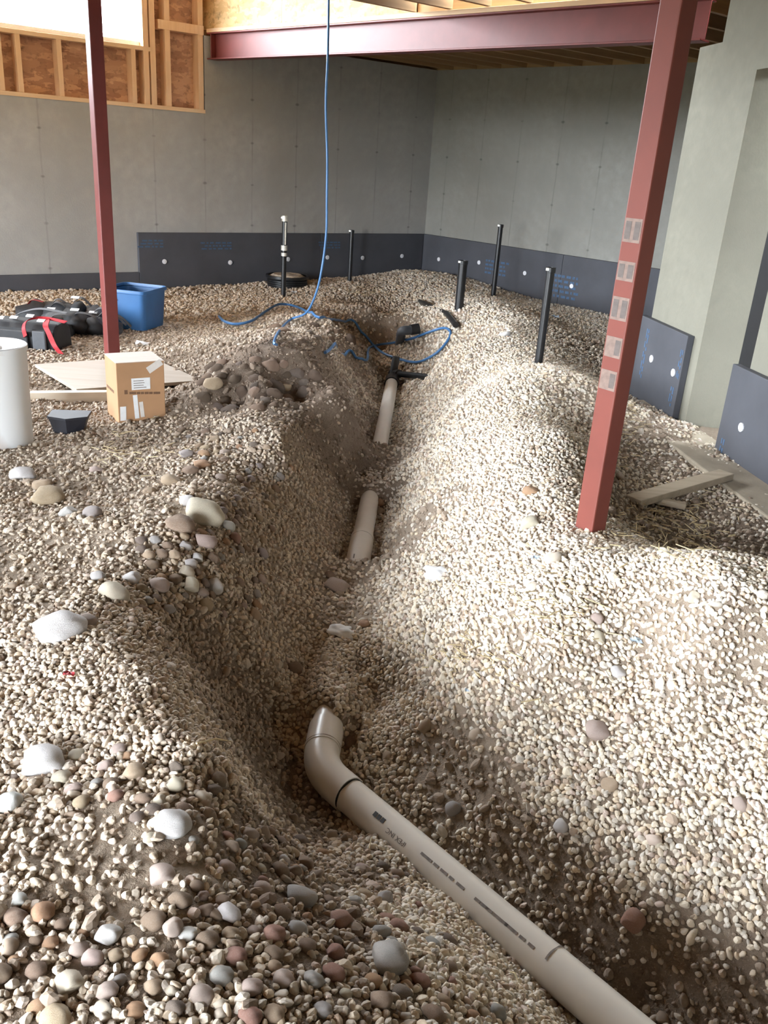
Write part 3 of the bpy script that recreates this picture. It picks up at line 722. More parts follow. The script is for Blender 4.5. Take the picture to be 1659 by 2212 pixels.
# lettering reads from the near end back towards the elbow
lettering('IPEX INC', EL+u1*along(872, 1826), -u1, s1, up1, AT+.12, .022, M_GREYINK, 'lettering')
for (x, y, l) in ((932,1870,.02),(948,1882,.028),(968,1897,.018),(985,1910,.03)): block(x, y, l, .008, M_GREYINK)
for yy in (4.02, 3.82):
    q = on_run(yy); o = up2*.96-s2_*.25; mb = MB(); mb.box(q+o*(RP+.0072)-s2_*.006, s2_*.014, u2*.05, o*.001); mb.build('printed_mark', M_GREYINK, dr)

# ---- black branch fitting at the far end of the white run
tag(tube_part('branch_coupling', [FAR-u2*.02, FAR+u2*.16], RP+.012, M_ABS, dr, 20), 'black coupling')
tube_part('hub', [FAR+u2*.15, FAR+u2*.22, FAR+u2*.26, FAR+u2*.36], [.058, .058, .048, .048], M_ABS, dr, 20)
q0 = FAR+u2*.30+Z3*.03; q1 = at_z(937, 816, BR1[2]); 
tag(tube_part('branch_pipe', smooth_path([q0, q0+(q1-q0)*.3, q1, q1+(q1-q0)*.25], 6), .030, M_ABS, dr, 16), 'black side branch')
tube_part('branch_collar', [q0-(q1-q0)*.03, q0+(q1-q0)*.16], .042, M_ABS, dr, 16)
tube_part('upright_stub', [FAR+u2*.27, FAR+u2*.27+np.array([.02, .03, .20])], .036, M_BAGGREY, dr, 16)

# ---- vent and supply risers
def riser(label, px, py, ptop, r, cap='open', name='riser_pipe'):
    p = on_ground(px, py); zt = height_at(p[:2], ptop)
    t = tag(empty(name, tuple(p)), label, 'pipe')
    mb = MB(); rr = r; mb.tube([p-Z3*.25, (p[0], p[1], zt-.03)], r, 18); mb.build('shaft', M_ABS, t, smooth=True)
    mb = MB(); mb.lathe([(r, 0), (r+.005, .002), (r+.005, .035), (r*.78, .037), (r*.7, .005)], (p[0], p[1], zt-.035), 18, False, True); mb.build('rim', M_ABS, t, smooth=True)
    mb = MB(); a = math.radians(215); mb.box((p[0]+(r+.0045)*math.cos(a)-.012, p[1]+(r+.0045)*math.sin(a)-.006, zt-.02), (.024, -.004, 0), (.004, .008, 0), (0, 0, .018)); mb.build('silver_sticker', M_METAL, t)
    return t, p, zt
riser('slim black pipe standing on the gravel ridge right of the trench', 1163, 785, 578, .030)
riser('thick black pipe stub standing at the far end of the gravel ridge', 991, 668, 563, .044)
riser('tall slim black pipe standing before the back wall', 1065, 641, 485, .028)
riser('thin black pipe standing against the left wall near the corner', 755, 609, 497, .026)
t, p, zt = riser('black pipe with silver taped top beside the sump basin', 612, 641, 468, .028, name='taped_riser_pipe')
for y0, y1, rr in ((466, 478, .034), (530, 541, .036), (546, 553, .033)):
    z0, z1 = height_at(p[:2], y1), height_at(p[:2], y0); mb = MB(); mb.lathe([(rr, 0), (rr, z1-z0)], (p[0], p[1], z0), 16); mb.build('tape_band', M_METAL, t)
z0, z1 = height_at(p[:2], 528), height_at(p[:2], 480); mb = MB(); mb.box((p[0]+.006, p[1]-.034, z0), (.016, .004, 0), (0, .01, 0), (0, 0, z1-z0)); mb.build('tape_streak', M_METAL, t)

# ---- black elbow and short pipe poking from the far trench
p = on_ground(880, 722)
t = tag(empty('elbow_pipe', tuple(p)), 'black bent pipe poking out of the far trench', 'pipe')
a, b_, c_ = at_z(862, 745, -.28), at_z(868, 716, -.06), at_z(903, 710, -.03)
tube_part('bent_body', smooth_path([a, (a+b_)/2, b_, (b_+c_)/2, c_], 6), .046, M_BAGGREY, t, 16)
tube_part('hub', [b_+(c_-b_)*.55, c_+(c_-b_)*.05], .054, M_ABS, t, 16)
a, b_ = on_ground(912, 658), on_ground(966, 682)
t = tag(tube_part('buried_pipe', [a+Z3*.02-(b_-a)*.3, a+Z3*.02, b_+Z3*.015, b_+(b_-a)*.3-Z3*.05], .03, M_ABS, None, 14), 'black pipe lying half buried in gravel beside the thick stub', 'pipe')

# ---- sump basin
p = at_z(620, 622, 0); p, zt = p, height_at(p[:2], 594)
t = tag(empty('sump_basin', tuple(p)), 'round black sump basin topped with gravel by the left wall', 'basin')
mb = MB(); prof = [(.235, -.1)]
for k in range(4): z = .01+k*(zt-.06)/4; prof += [(.235, z), (.245, z+.01), (.245, z+.022), (.235, z+.032)]
prof += [(.24, zt-.03), (.262, zt-.028), (.262, zt), (.235, zt), (.232, zt-.03)]
mb.lathe(prof, (p[0], p[1], 0), 32, True, False); mb.build('ribbed_shell', M_ABS, t, smooth=True)
mb = MB(); vs = []; fs = []
mb.lathe([(.231, zt-.02), (.17, zt+.012), (.09, zt+.006), (.02, zt+.018)], (p[0], p[1], 0), 24); o = mb.build('gravel_lid', simple('dusty_lid', (.42, .36, .29), .95, .4, 30, .6), t)

# ---- blue tote
pb = at_z(314, 717, 0); ht = height_at(pb[:2], 631)
qr = at_z(361, 618, ht); e1 = qr-np.array([pb[0], pb[1], ht]); e1[2] = 0; L1 = np.linalg.norm(e1); e1 /= L1; e2 = np.array([-e1[1], e1[0], 0.])
if e2 @ np.array([-1, 0, 0]) < 0: e2 = -e2
L1 = min(L1, .46); L2 = .42
def rrect(c, a, b, ea, eb, z, r=.05, n=5):
    out = []
    for sx, sy, a0 in ((1, 1, 0), (-1, 1, 90), (-1, -1, 180), (1, -1, 270)):
        for k in range(n+1):
            an = math.radians(a0+90*k/n); out.append(c+ea*(sx*(a/2-r)+r*math.cos(an))+eb*(sy*(b/2-r)+r*math.sin(an))+Z3*z)
    return out
ct = np.array([pb[0], pb[1], 0])+e1*L1/2+e2*L2/2
t = tag(empty('storage_tote', tuple(ct)), 'open blue plastic tote standing behind the left red column', 'tote')
def loft(rings, close0=True, close1=False):
    mb = MB(); n = len(rings[0]); vs = [q for r_ in rings for q in r_]; fs = []
    for i in range(len(rings)-1):
        for k in range(n): fs.append((i*n+k, i*n+(k+1) % n, (i+1)*n+(k+1) % n, (i+1)*n+k))
    if close0: fs.append(tuple(range(n-1, -1, -1)))
    if close1: fs.append(tuple((len(rings)-1)*n+k for k in range(n)))
    return mb.add(vs, fs)
R_ = lambda k, z, r=.05: rrect(ct, L1*k, L2*k, e1, e2, z, r)
loft([R_(.90, .0), R_(.985, ht-.03), R_(.97, ht-.032), R_(.89, .012)], True, True).build('shell', M_TOTE, t, smooth=True)
loft([R_(.97, ht-.035), R_(1.04, ht-.03), R_(1.05, ht-.01), R_(1.03, ht), R_(.985, ht), R_(.97, ht-.02)], False, False).build('rolled_rim', M_TOTE, t, smooth=True)
mb = MB(); q = ct-e1*(L1*.5)+e2*(L2*.12)+Z3*(ht*.72); mb.box(q-e1*.004, e2*.10, e1*.006, Z3*.012); mb.build('red_mark', M_STRAP, t)

# ---- cardboard box
pb = at_z(257, 913, .0); hb = height_at(pb[:2], 784)
ql, qr = at_z(216, 767, hb), at_z(354, 778, hb)
e1 = qr-np.array([pb[0], pb[1], hb]); e1[2] = 0; L1 = np.linalg.norm(e1); e1 /= L1
e2 = np.array([-e1[1], e1[0], 0.]); L2 = np.linalg.norm((ql-np.array([pb[0], pb[1], hb]))[:2]); L2 = max(.26, min(L2, .36))
zb = min(H1(*(pb+e1*L1*a_+e2*L2*b2)[:2]) for a_ in (0, .5, 1) for b2 in (0, 1))-.02
t = tag(empty('cardboard_box', (pb[0], pb[1], 0)), 'brown cardboard box with white labels on the gravel', 'box')
b0 = np.array([pb[0], pb[1], 0.])
mb = MB(); mb.box(b0+Z3*zb, e1*L1, e2*L2, Z3*(hb-zb-.004)); mb.build('carton', M_CARD, t, bevel=.004)
for k in range(2):
    mb = MB(); mb.box(b0+e2*(L2*(.5*k)+.001)+Z3*(hb-.004), e1*L1, e2*(L2*.5-.002), Z3*.004); mb.build('top_flap', M_CARDTOP, t)
def on_front(u0, z0, w, h, mat, name, rot=0, th=.0012):
    c = b0+e1*u0+Z3*z0-e2*.0008; a = e1*math.cos(rot)+Z3*math.sin(rot); bb = -e1*math.sin(rot)+Z3*math.cos(rot)
    mb = MB(); mb.box(c, a*w, -e2*th, bb*h); return mb.build(name, mat, t)
kx = L1/(354-257); kz = hb/(913-784)
fx = lambda px: (px-257)*kx
fz = lambda py, px: (913-py-(px-257)*.075)*kz
lab = on_front(fx(286), fz(842, 286), 38*kx, 25*kz, M_LABEL, 'shipping_label')
for k in range(4):
    mb = MB(); mb.box(b0+e1*fx(290)+Z3*fz(838-k*5, 290)-e2*.002, e1*(random.uniform(15, 27)*kx), -e2*.0006, Z3*.004); mb.build('label_line', M_GREYINK, lab)
on_front(fx(324), fz(806, 324), 33*kx, 15*kz, M_TAPE, 'tape_strip', .55)
on_front(fx(260), fz(909, 260), 12*kx, 31*kz, M_LABEL, 'side_label', -.03)
on_front(fx(290), fz(905, 290), 9*kx, 52*kz, M_LABEL, 'tape_strip', .05)
on_front(fx(302), fz(902, 302), 8*kx, 34*kz, M_TAPE, 'tape_strip', .08)
for x0 in (271, 281, 288, 296, 304, 312, 321, 330, 336): on_front(fx(x0), fz(851, x0), random.uniform(5, 8)*kx, (9 if x0 == 271 else 5)*kz, M_CARDINK, 'printed_letter', 0, .0007)
for k in range(5):
    mb = MB(); mb.box(b0+e2*(L2*(.30+.13*k))+Z3*fz(856, 257)-e1*.0008, e2*L2*.09, e1*-.0008, Z3*.017); mb.build('printed_letter', M_CARDINK, t)

# ---- white drum at the left edge
pd = at_z(2, 955, .0); zt = height_at(pd[:2], 742); rd = .175
t = tag(empty('plastic_drum', (pd[0], pd[1], 0)), 'tall white plastic drum with a domed lid, cut by the left edge', 'drum')
mb = MB(); mb.lathe([(rd-.012, -.03), (rd-.01, .02), (rd-.006, .25), (rd-.002, zt-.05), (rd-.004, zt-.012)], (pd[0], pd[1], 0), 48); mb.build('body', M_DRUM, t, smooth=True, origin=(pd[0], pd[1], 0))
mb = MB(); mb.lathe([(rd-.003, zt-.03), (rd+.004, zt-.028), (rd+.004, zt-.004), (rd-.004, zt), (rd-.02, zt-.006), (.09, zt+.004), (.02, zt+.012)], (pd[0], pd[1], 0), 48); lid_ = mb.build('lid', M_DRUM, t, smooth=True)
mb = MB(); mb.tube([(pd[0]-.02, pd[1]+.05, zt+.010), (pd[0]+.03, pd[1]+.0, zt+.013), (pd[0]+.09, pd[1]-.08, zt+.003)], .008, 8); mb.build('rib', M_DRUM, lid_, smooth=True)

# ---- plywood sheet, pale board, small black tray
q = [at_z(x, y, .03) for x, y in ((75, 784), (322, 768), (437, 819), (165, 838))]
mb = MB(); mb.prism([a-Z3*.03 for a in q], (0, 0, .022)); d_ = q[1]-q[0]
tag(mb.build('plywood_sheet', M_PLY, None), 'dusty plywood sheet lying flat behind the cardboard box', 'plywood')
a, b_ = at_z(64, 849, .045), at_z(236, 847, .045)
d_, e_ = rot_frame(b_-a); L = np.linalg.norm((b_-a)[:2]); mb = MB(); mb.box(a*np.array([1, 1, 0])-Z3*.02, d_*L, e_*.06, Z3*.065)
tag(wall_obj('lumber_board', mb, M_WHITEWOOD, a*np.array([1, 1, 0]), d_, bevel=.003), 'pale new board lying between the white drum and the box', 'lumber')
p = at_z(150, 930, .0); d_, e_ = rot_frame((1, .15)); 
t = tag(empty('plastic_tray', tuple(p)), 'small black tapered plastic tray in front of the pale board', 'tray')
hh = .085
poly0 = [(-.075, -.02), (0, -.055), (.07, -.01), (.07, .07), (-.075, .07)]; poly1 = [(-.105, -.03), (.0, -.075), (.105, -.02), (.105, .10), (-.105, .10)]
loft([[p+d_*x+e_*y-Z3*.02 for x, y in poly0], [p+d_*x+e_*y+Z3*hh for x, y in poly1]], True, True).build('shell', M_BLACKPL, t)
loft([[p+d_*x*1.03+e_*y*1.03+Z3*(hh-.008) for x, y in poly1], [p+d_*x*1.03+e_*y*1.03+Z3*(hh+.006) for x, y in poly1], [p+d_*x*.9+e_*y*.85+Z3*(hh+.006) for x, y in poly1]], False, True).build('rim', M_BLACKPL, t)

# ---- tool bag with red straps, and the black gear piled behind it
def blob(c, r, mat, par, name, seed, rough=.25, sub=2):
    import bmesh
    bmm = bmesh.new(); bmesh.ops.create_icosphere(bmm, subdivisions=sub, radius=1)
    rr = random.Random(seed); off = [rr.uniform(0, 50) for _ in range(3)]
    from mathutils import noise as mn
    for v_ in bmm.verts: v_.co = v_.co*(1+rough*mn.noise(v_.co*1.6+Vector(off)))
    me = bpy.data.meshes.new(name); bmm.to_mesh(me); bmm.free(); me.materials.append(mat)
    me.polygons.foreach_set('use_smooth', [True]*len(me.polygons))
    o = bpy.data.objects.new(name, me); C.objects.link(o); o.scale = r; o.location = c; o.rotation_euler = (0, 0, rr.uniform(0, 6))
    if par is not None: o.parent = par; o.matrix_parent_inverse = Matrix.Translation(par.location).inverted()
    return o
p = at_z(66, 752, 0); d_, e_ = rot_frame((1, -.12))
t = tag(empty('tool_bag', tuple(p)), 'black fabric tool bag with red straps left of the column', 'bag')
mb = MB(); c0 = p-d_*.30
pr = [(-.02, 0), (-.03, .12), (.0, .17), (.05, .215), (.17, .225), (.24, .17), (.26, 0)]
mb.prism([c0+e_*a_+Z3*(b2-.02) for a_, b2 in pr], d_*.52); mb.build('body', M_BAG, t, bevel=.02)
mb = MB(); mb.prism([c0+d_*.35-e_*.03+Z3*z_ for z_ in (0,)]+[c0+d_*.46-e_*.03, c0+d_*.46-e_*.03+Z3*.15, c0+d_*.35-e_*.03+Z3*.15], -e_*.025); mb.build('front_pocket', M_BAGGREY, t, bevel=.01)
mb = MB(); mb.prism([c0+d_*.03-e_*.03, c0+d_*.31-e_*.03, c0+d_*.31-e_*.03+Z3*.14, c0+d_*.03-e_*.03+Z3*.14], -e_*.02); mb.build('front_pocket', M_BAG, t, bevel=.01)
def strap(pts, wv, mat, name='strap'):
    P = smooth_path(pts, 6); mb = MB(); vs = []; fs = []
    for k, q in enumerate(P):
        vs += [q-wv/2, q+wv/2]
        if k: fs.append((2*k-2, 2*k-1, 2*k+1, 2*k))
    n = len(vs); up = np.array([-.3, -.8, .5])*.006
    vs += [v_+up for v_ in vs]; fs += [tuple(i+n for i in reversed(f)) for f in fs]
    m_ = len(P); 
    for k in range(1, m_):
        for s_ in (0, 1): fs.append((2*k-2+s_, 2*k+s_, n+2*k+s_, n+2*k-2+s_))
    mb.add(vs, fs); return mb.build(name, mat, t)
strap([c0+d_*.60-e_*.09-Z3*.0, c0+d_*.53-e_*.05+Z3*.05, c0+d_*.49-e_*.045+Z3*.14, c0+d_*.46-e_*.03+Z3*.19, c0+d_*.42+e_*.06+Z3*.235, c0+d_*.30+e_*.06+Z3*.24], d_*.045, M_STRAP)
strap([c0+d_*.30-e_*.055+Z3*.10, c0+d_*.29-e_*.05+Z3*.17, c0+d_*.30+e_*.0+Z3*.215, c0+d_*.40+e_*.05+Z3*.235, c0+d_*.58+e_*.06+Z3*.215], d_*.03+Z3*.02, M_STRAP)
strap([c0+d_*.12+e_*.1+Z3*.21, c0+d_*.22+e_*.1+Z3*.26, c0+d_*.36+e_*.12+Z3*.29, c0+d_*.55+e_*.14+Z3*.27], e_*.03+Z3*.01, M_BAGGREY, 'handle')
for x_, y_, z_ in ((.02, .02, .19), (.13, .03, .20), (.27, .02, .225), (.37, -.0, .20)):
    mb = MB(); mb.box(c0+d_*x_+e_*y_+Z3*(z_+.012), d_*.06, e_*.03+Z3*.012, Z3*.006); mb.build('white_tag', M_LABEL, t)
p2 = at_z(150, 722, 0); t2 = tag(empty('gear_pile', tuple(p2)), 'heap of black harness straps and cases beside the tool bag', 'tool gear')
for k, (dx, dy, dz, rx, ry, rz) in enumerate([(-.12, .05, .07, .17, .14, .10), (.04, .06, .08, .15, .13, .11), (.19, .10, .06, .13, .11, .08), (.30, .14, .05, .12, .10, .07), (-.02, -.12, .05, .13, .10, .07), (-.16, .25, .12, .20, .13, .11), (.12, .28, .10, .16, .12, .10), (-.38, .28, .10, .18, .12, .11), (.02, .2, .19, .07, .06, .06)]):
    blob((p2[0]+dx, p2[1]+dy, dz), (rx, ry, rz), M_BAG if k % 3 else M_BAGGREY, t2, 'pouch', k, .5)
t = t2
for k in range(7):
    a0 = random.uniform(-.3, .25); strap([p2+np.array([a0, -.05+.06*k, .10+.02*k]), p2+np.array([a0+.08, -.06+.06*k, .17+.015*k]), p2+np.array([a0+.20, -.02+.05*k, .16]), p2+np.array([a0+.28, -.0+.05*k, .08])], np.array([0, .03, .01]), M_BAGGREY, 'loose_strap')
for x_, y_, z_ in ((-.20, .05, .185), (-.05, .22, .265), (.02, .0, .2), (.14, .1, .17)):
    mb = MB(); mb.box(p2+np.array([x_, y_, z_]), (.07, 0, 0), (0, .03, .01), (0, 0, .006)); mb.build('white_tag', M_LABEL, t)
strap([p2+np.array([-.42, .22, .19]), p2+np.array([-.36, .18, .235]), p2+np.array([-.28, .2, .22])], np.array([0, .04, .0]), M_STRAP, 'red_strap')

# ---- lumber on the right floor
def stick(label, p0, p1, wdt, th, lift0, lift1, mat, name='lumber_board'):
    a, b_ = on_ground(*p0)+Z3*lift0, on_ground(*p1)+Z3*lift1
    d_ = b_-a; L = np.linalg.norm(d_); d_ /= L; e_ = np.cross(Z3, d_); e_ /= np.linalg.norm(e_); n_ = np.cross(d_, e_)
    mb = MB(); mb.box(a-e_*wdt/2, d_*L, e_*wdt, n_*th); o = mb.build(name, mat, None, bevel=.003); return tag(o, label, 'lumber')
stick('weathered board propped on the gravel by the right wall', (1366, 1086), (1564, 1043), .095, .038, -.01, .03, M_BOARD)
stick('short wooden stick lying under the propped board', (1400, 1086), (1478, 1104), .04, .03, .008, .012, M_BOARD, 'wood_stick')
stick('thin wooden lath half buried on the floor behind the gravel ridge', (1438, 1196), (1528, 1248), .045, .012, -.004, -.002, M_BOARD, 'wood_lath')

# ---- blue hose: one hanging from above, one lying looped across the trench
hd = at_z(660, 690, .05)
base = np.array([hd[0], hd[1]])
def hang(px, py, Y): r = ray(px, py); return CAM+r*(Y/r[1])
g = on_ground(592, 745)
pts = [hang(712, -120, 7.7), hang(710, 0, 7.7), hang(708, 120, 7.75), hang(704, 230, 7.8), hang(707, 340, 7.8), hang(706, 430, 7.8), hang(705, 500, 7.8), hang(697, 570, 7.8), hang(684, 630, 7.75), hang(662, 675, 7.65)]
top = pts[0]; pts = [np.array([top[0], top[1], TOPZ-.02])]+pts
pts += [on_ground(628, 697)+Z3*.03, on_ground(604, 718)+Z3*.015, g+Z3*.02, on_ground(599, 752)+Z3*.02]
mb = MB(); mb.tube(smooth_path(pts, 8), .0095, 8); tag(mb.build('hanging_hose', M_HOSE, None, smooth=True), 'blue air hose hanging from overhead to the dirt mound', 'hose')
gp = [(473,691),(485,702),(510,708),(545,700),(578,677),(605,664),(642,670),(690,694),(745,702),(785,728),(806,752),(828,770),(852,779),(880,788),(908,788),(942,770),(966,744),(972,724),(957,716),(925,725),(890,738),(850,747),(815,752),(796,760),(793,784),(775,782),(745,775),(702,771)]
gpts = []
for x, y in gp:
    gpts.append(on_ground(x, y)+Z3*.034)
gpts = np.array(gpts)
gs = smooth_path(gpts, 7); gs = [np.array([q[0], q[1], max(q[2], H1(q[0], q[1])+.024)]) for q in gs]
mb = MB(); mb.tube(gs, .0125, 8); tag(mb.build('coiled_hose', M_HOSE, None, smooth=True), 'blue air hose lying looped over the far trench', 'hose')

# ================================================================ stones
import bmesh
from mathutils import noise as mnoise
M_ROCK = objcol('rounded_stone', .78, .7, 34, (.25, .18, .13), .6)
M_COB = objcol('dusty_cobble', .88, .7, 42, (.20, .14, .10), .75)
def rock_mesh(seed, sub=3, amp=.22, ang=0):
    bmm = bmesh.new(); bmesh.ops.create_icosphere(bmm, subdivisions=sub, radius=1); r_ = random.Random(seed)
    off = Vector([r_.uniform(0, 90) for _ in range(3)])
    for v_ in bmm.verts:
        n_ = mnoise.noise(v_.co*.9+off)*amp+mnoise.noise(v_.co*2.2+off)*amp*.35
        v_.co = v_.co*(1+n_)
    if ang:
        for k in range(ang):
            a = Vector([r_.uniform(-1, 1) for _ in range(3)]).normalized(); h = r_.uniform(.6, .85)
            for v_ in bmm.verts:
                dd = v_.co.dot(a)
                if dd > h: v_.co -= a*(dd-h)*.9
    me = bpy.data.meshes.new('stone'); bmm.to_mesh(me); bmm.free()
    me.polygons.foreach_set('use_smooth', [True]*len(me.polygons)); return me
RM3 = [rock_mesh(k, 3, .24, 3 if k % 2 else 5) for k in range(12)]
RM2 = [rock_mesh(50+k, 2, .25, 3) for k in range(14)]
for me in RM3: me.materials.append(M_ROCK)
for me in RM2: me.materials.append(M_COB)
M_CLOD = objcol('soil_clod', .95, .9, 45, (.10, .07, .05), .5, .05)
RMC = [rock_mesh(150+k, 3, .38, 2) for k in range(6)]
for me in RMC: me.materials.append(M_CLOD)
PAL = {'white': (.72, .70, .68), 'cream': (.66, .58, .46), 'pink': (.52, .41, .36), 'grey': (.44, .42, .40), 'tan': (.50, .38, .26), 'orange': (.48, .29, .17),
       'soil': (.17, .12, .085), 'brown': (.30, .21, .15), 'red': (.40, .22, .17), 'lilac': (.42, .37, .36), 'dark': (.22, .17, .14)}
rocks_xy = []
REFS = []
def short_name(l):
    for w in (' on ', ' at ', ' in ', ' by ', ' below ', ' touching ', ' right ', ' left ', ' beside ', ' above ', ' under ', ' against ', ' of ', ' near ', ' next ', ' low ', ' high ', ' half buried', ' with ', ' cut ', ' alone ', ' just ', ' where ', ' directly ', ' opposite ', ' among ', ' close ', ' between ', ' further '):
        l = l.split(w)[0]
    return l
USED = {}
def cobble_label(px, py, w, h, col, sz, tail):
    size = 'small' if sz < .040 else ('middling' if sz < .05 else 'larger')
    cn = {'dark': 'dark brown', 'lilac': 'lilac grey', 'red': 'rusty red', 'pink': 'pinkish', 'orange': 'orange tan'}.get(col, col)
    cand = sorted(REFS, key=lambda r_: (r_[0]-px)**2+(r_[1]-py)**2)[:9]; first = None
    for rx_, ry_, nm in cand:
        dx, dy = px-rx_, py-ry_
        rel = ('right of' if dx > 0 else 'left of') if abs(dx) > abs(dy)*1.6 else ('below' if dy > 0 else 'above') if abs(dy) > abs(dx)*1.6 else ('below and right of' if dx > 0 and dy > 0 else 'below and left of' if dy > 0 else 'above and right of' if dx > 0 else 'above and left of')
        l = '%s %s %s %s the %s' % (size, cn, tail, rel, nm)
        if len(l.split()) > 16: continue
        first = first or l
        if l not in USED: USED[l] = 1; return l
    return first
def put_rock(px, py, w, h, col, label, cat='rock', name='rock', grp=None, sink=.35, mesh=None, flat=None):
    g = on_ground(px, py); dep = (g-CAM) @ (RM @ np.array([0, 0, 1.])); s_ = dep/F
    rx = w*s_/2; rz = max(h, .5*w)*s_/2*.85
    o = bpy.data.objects.new(name, mesh or random.choice(RM3)); C.objects.link(o)
    sl = np.array([H1(g[0]+.05, g[1])-H1(g[0]-.05, g[1]), H1(g[0], g[1]+.05)-H1(g[0], g[1]-.05)])/.1
    n_ = Vector((-sl[0], -sl[1], 1)).normalized()
    q = Vector((0, 0, 1)).rotation_difference(n_)
    yaw = math.atan2(-g[0], g[1])+random.uniform(-.35, .35)
    o.rotation_euler = (q.to_matrix() @ Matrix.Rotation(yaw, 3, 'Z')).to_euler()
    zz = min(rx, max(rz*.95, .62*rx))*(flat or 1); o.scale = (rx*1.05, (rx*.75+zz*.35), zz)
    o.location = Vector(g)+n_*(o.scale[2]*(1-2*sink)*1.1)
    j = random.uniform(.92, 1.08); c_ = PAL[col]; o.color = (c_[0]*j, c_[1]*j*random.uniform(.97, 1.03), c_[2]*j, 1)
    rocks_xy.append((g[0], g[1], rx)); return tag(o, label, cat, grp)
